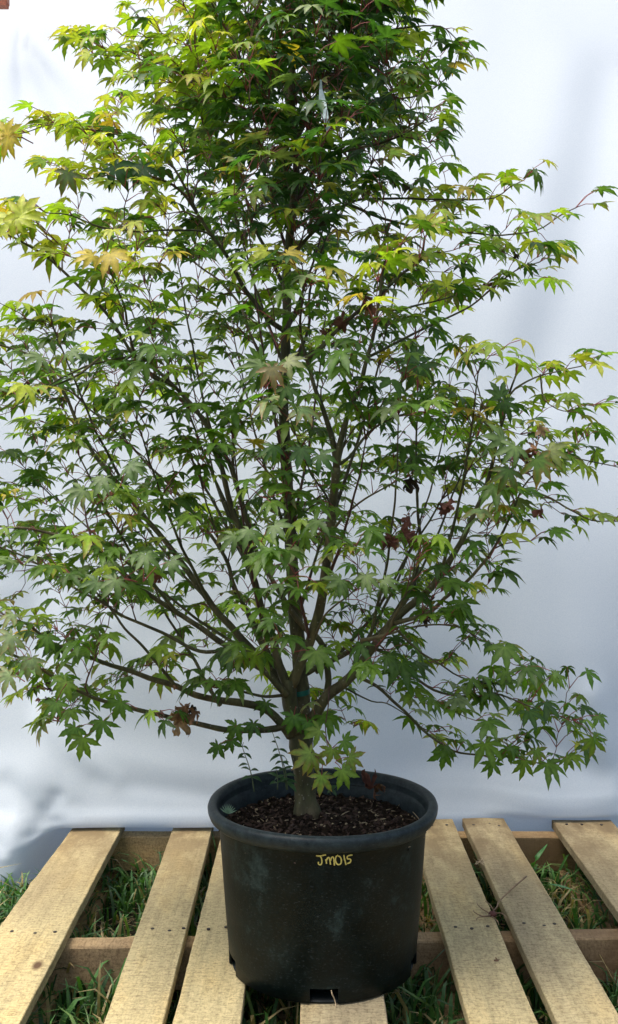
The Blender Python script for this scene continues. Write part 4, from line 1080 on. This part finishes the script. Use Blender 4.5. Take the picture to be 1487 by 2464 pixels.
# ------------------------------------------------------------- litter on the pallet
def deck_pt(x, y, h=.002):
    Y = (CZ-h)*F/(y-1170); return px(x, y, Y)
def dried_weed():
    t = empty('dried_weed', tuple(deck_pt(1190, 2195))); tag(t, 'dried brown weed root with a long thin stalk lying across two right hand slats', 'weed')
    def tb(name, pts, r0, r1, m=M_straw):
        Q = catmull(pts, .006); v, f = tube(Q, np.linspace(r0, r1, len(Q)), 5); return mesh_obj(name, v, f, m, t)
    mt = simple('dead_stalk', (.24, .16, .09), .8); mr = simple('dead_root', (.10, .035, .025), .8)
    tb('stalk', [deck_pt(1187, 2192, .006), deck_pt(1197, 2180, .010), deck_pt(1200, 2170, .010), deck_pt(1230, 2140, .012), deck_pt(1266, 2109, .012)], .0012, .0017, mt)
    for q in ([(1183, 2200), (1165, 2190), (1152, 2180), (1147, 2172)], [(1180, 2202), (1160, 2204), (1143, 2196), (1139, 2190)], [(1184, 2206), (1196, 2215), (1200, 2226)], [(1188, 2198), (1205, 2197), (1217, 2206), (1221, 2216)], [(1187, 2190), (1180, 2178), (1168, 2168)], [(1176, 2204), (1150, 2208), (1146, 2214)]):
        tb('root', [deck_pt(a_, b_, .004+.006*math.sin(i)) for i, (a_, b_) in enumerate(q)], .0013, .0006, mt)
    c_ = deck_pt(1185, 2199, .004); g = np.random.default_rng(2); V = []; Fc = []
    for j in range(6):
        for k in range(8):
            th = math.pi*j/5; ph = 2*math.pi*k/8; r = .0065*(1+.35*noise.noise(Vector((j*1.3, k*1.7, 0))))
            V.append((c_[0]+r*math.sin(th)*math.cos(ph)*1.2, c_[1]+r*math.sin(th)*math.sin(ph), c_[2]+r*.8*math.cos(th)))
    for j in range(5):
        for k in range(8): Fc.append((j*8+k, (j+1)*8+k, (j+1)*8+(k+1) % 8, j*8+(k+1) % 8))
    mesh_obj('root_crown', V, Fc, mr, t)
dried_weed()
o = crumpled(deck_pt(1200, 2308, .003), .012, (.16, .09, .05), 420, None, 'bark_fragment', False); tag(o, 'small brown bark scrap lying on the slat right of the pot', 'bark')
t = empty('straw_knot', tuple(deck_pt(1157, 2075))); tag(t, 'small knot of dry straw caught on the edge of a right hand slat', 'straw')
for k in range(5):
    g = np.random.default_rng(70+k); c_ = deck_pt(1156, 2076, .004)
    pts = [c_+g.normal(0, .006, 3)*np.array([1, 1, .4])+np.array([0, 0, .002]) for _ in range(4)]
    Q = catmull(pts, .003); v, f = tube(Q, np.full(len(Q), .0008), 4); mesh_obj('strand', v, f, M_straw, t)

# long broad grass blades that stand clear of the lawn
def big_blade(pts, z0, w, col, label):
    P = catmull(pts, .01); n = len(P); V = []
    d = np.gradient(P, axis=0)
    for i in range(n):
        s = np.cross(d[i], (0, -.5, 1)); s /= max(np.linalg.norm(s), 1e-9); k = w*math.sin(math.pi*min(1, .12+.88*i/(n-1)))**.7*(1 if i < n-1 else .05)
        V += [P[i]-s*k, P[i]+np.array([0, 0, -k*.4]), P[i]+s*k]
    Fc = [(3*i+k, 3*i+k+1, 3*i+k+4, 3*i+k+3) for i in range(n-1) for k in range(2)]
    o = mesh_obj('grass_blade', V, Fc, M_grass, None, True, None, np.tile(col, (len(V), 1))); tag(o, label, 'grass blade', 'broad grass blades')
def gp(x, y, z):
    return px(x, y, (CZ-z)*F/(y-1170))
big_blade([gp(1275, 2095, -.09), gp(1290, 2065, -.05), gp(1318, 2030, -.03)], 0, .005, (.06, .2, .05), 'broad upright grass blade in the gap between two right hand slats')
big_blade([gp(1296, 2130, -.09), gp(1330, 2128, -.05), gp(1375, 2140, -.05), gp(1405, 2155, -.06)], 0, .0035, (.07, .22, .09), 'long arching grass blade lying right of the upright one')
big_blade([gp(1120, 2030, -.09), gp(1138, 2045, -.05), gp(1150, 2070, -.04)], 0, .003, (.07, .2, .07), 'grass blade in the narrow gap right of the pot')
big_blade([gp(335, 2090, -.09), gp(310, 2075, -.05), gp(290, 2067, -.04)], 0, .004, (.08, .2, .07), 'broad grass blade leaning left in the gap between two left hand slats')
big_blade([gp(280, 2080, -.09), gp(268, 2060, -.04), gp(252, 2010+42, -.03)], 0, .003, (.10, .2, .08), 'thin grass blade touching the far left slat edge')
big_blade([gp(515, 2080, -.09), gp(520, 2050, -.04), gp(508, 1995, .0)], 0, .0022, (.09, .2, .07), 'thin tall grass blade beside the left wall of the pot')
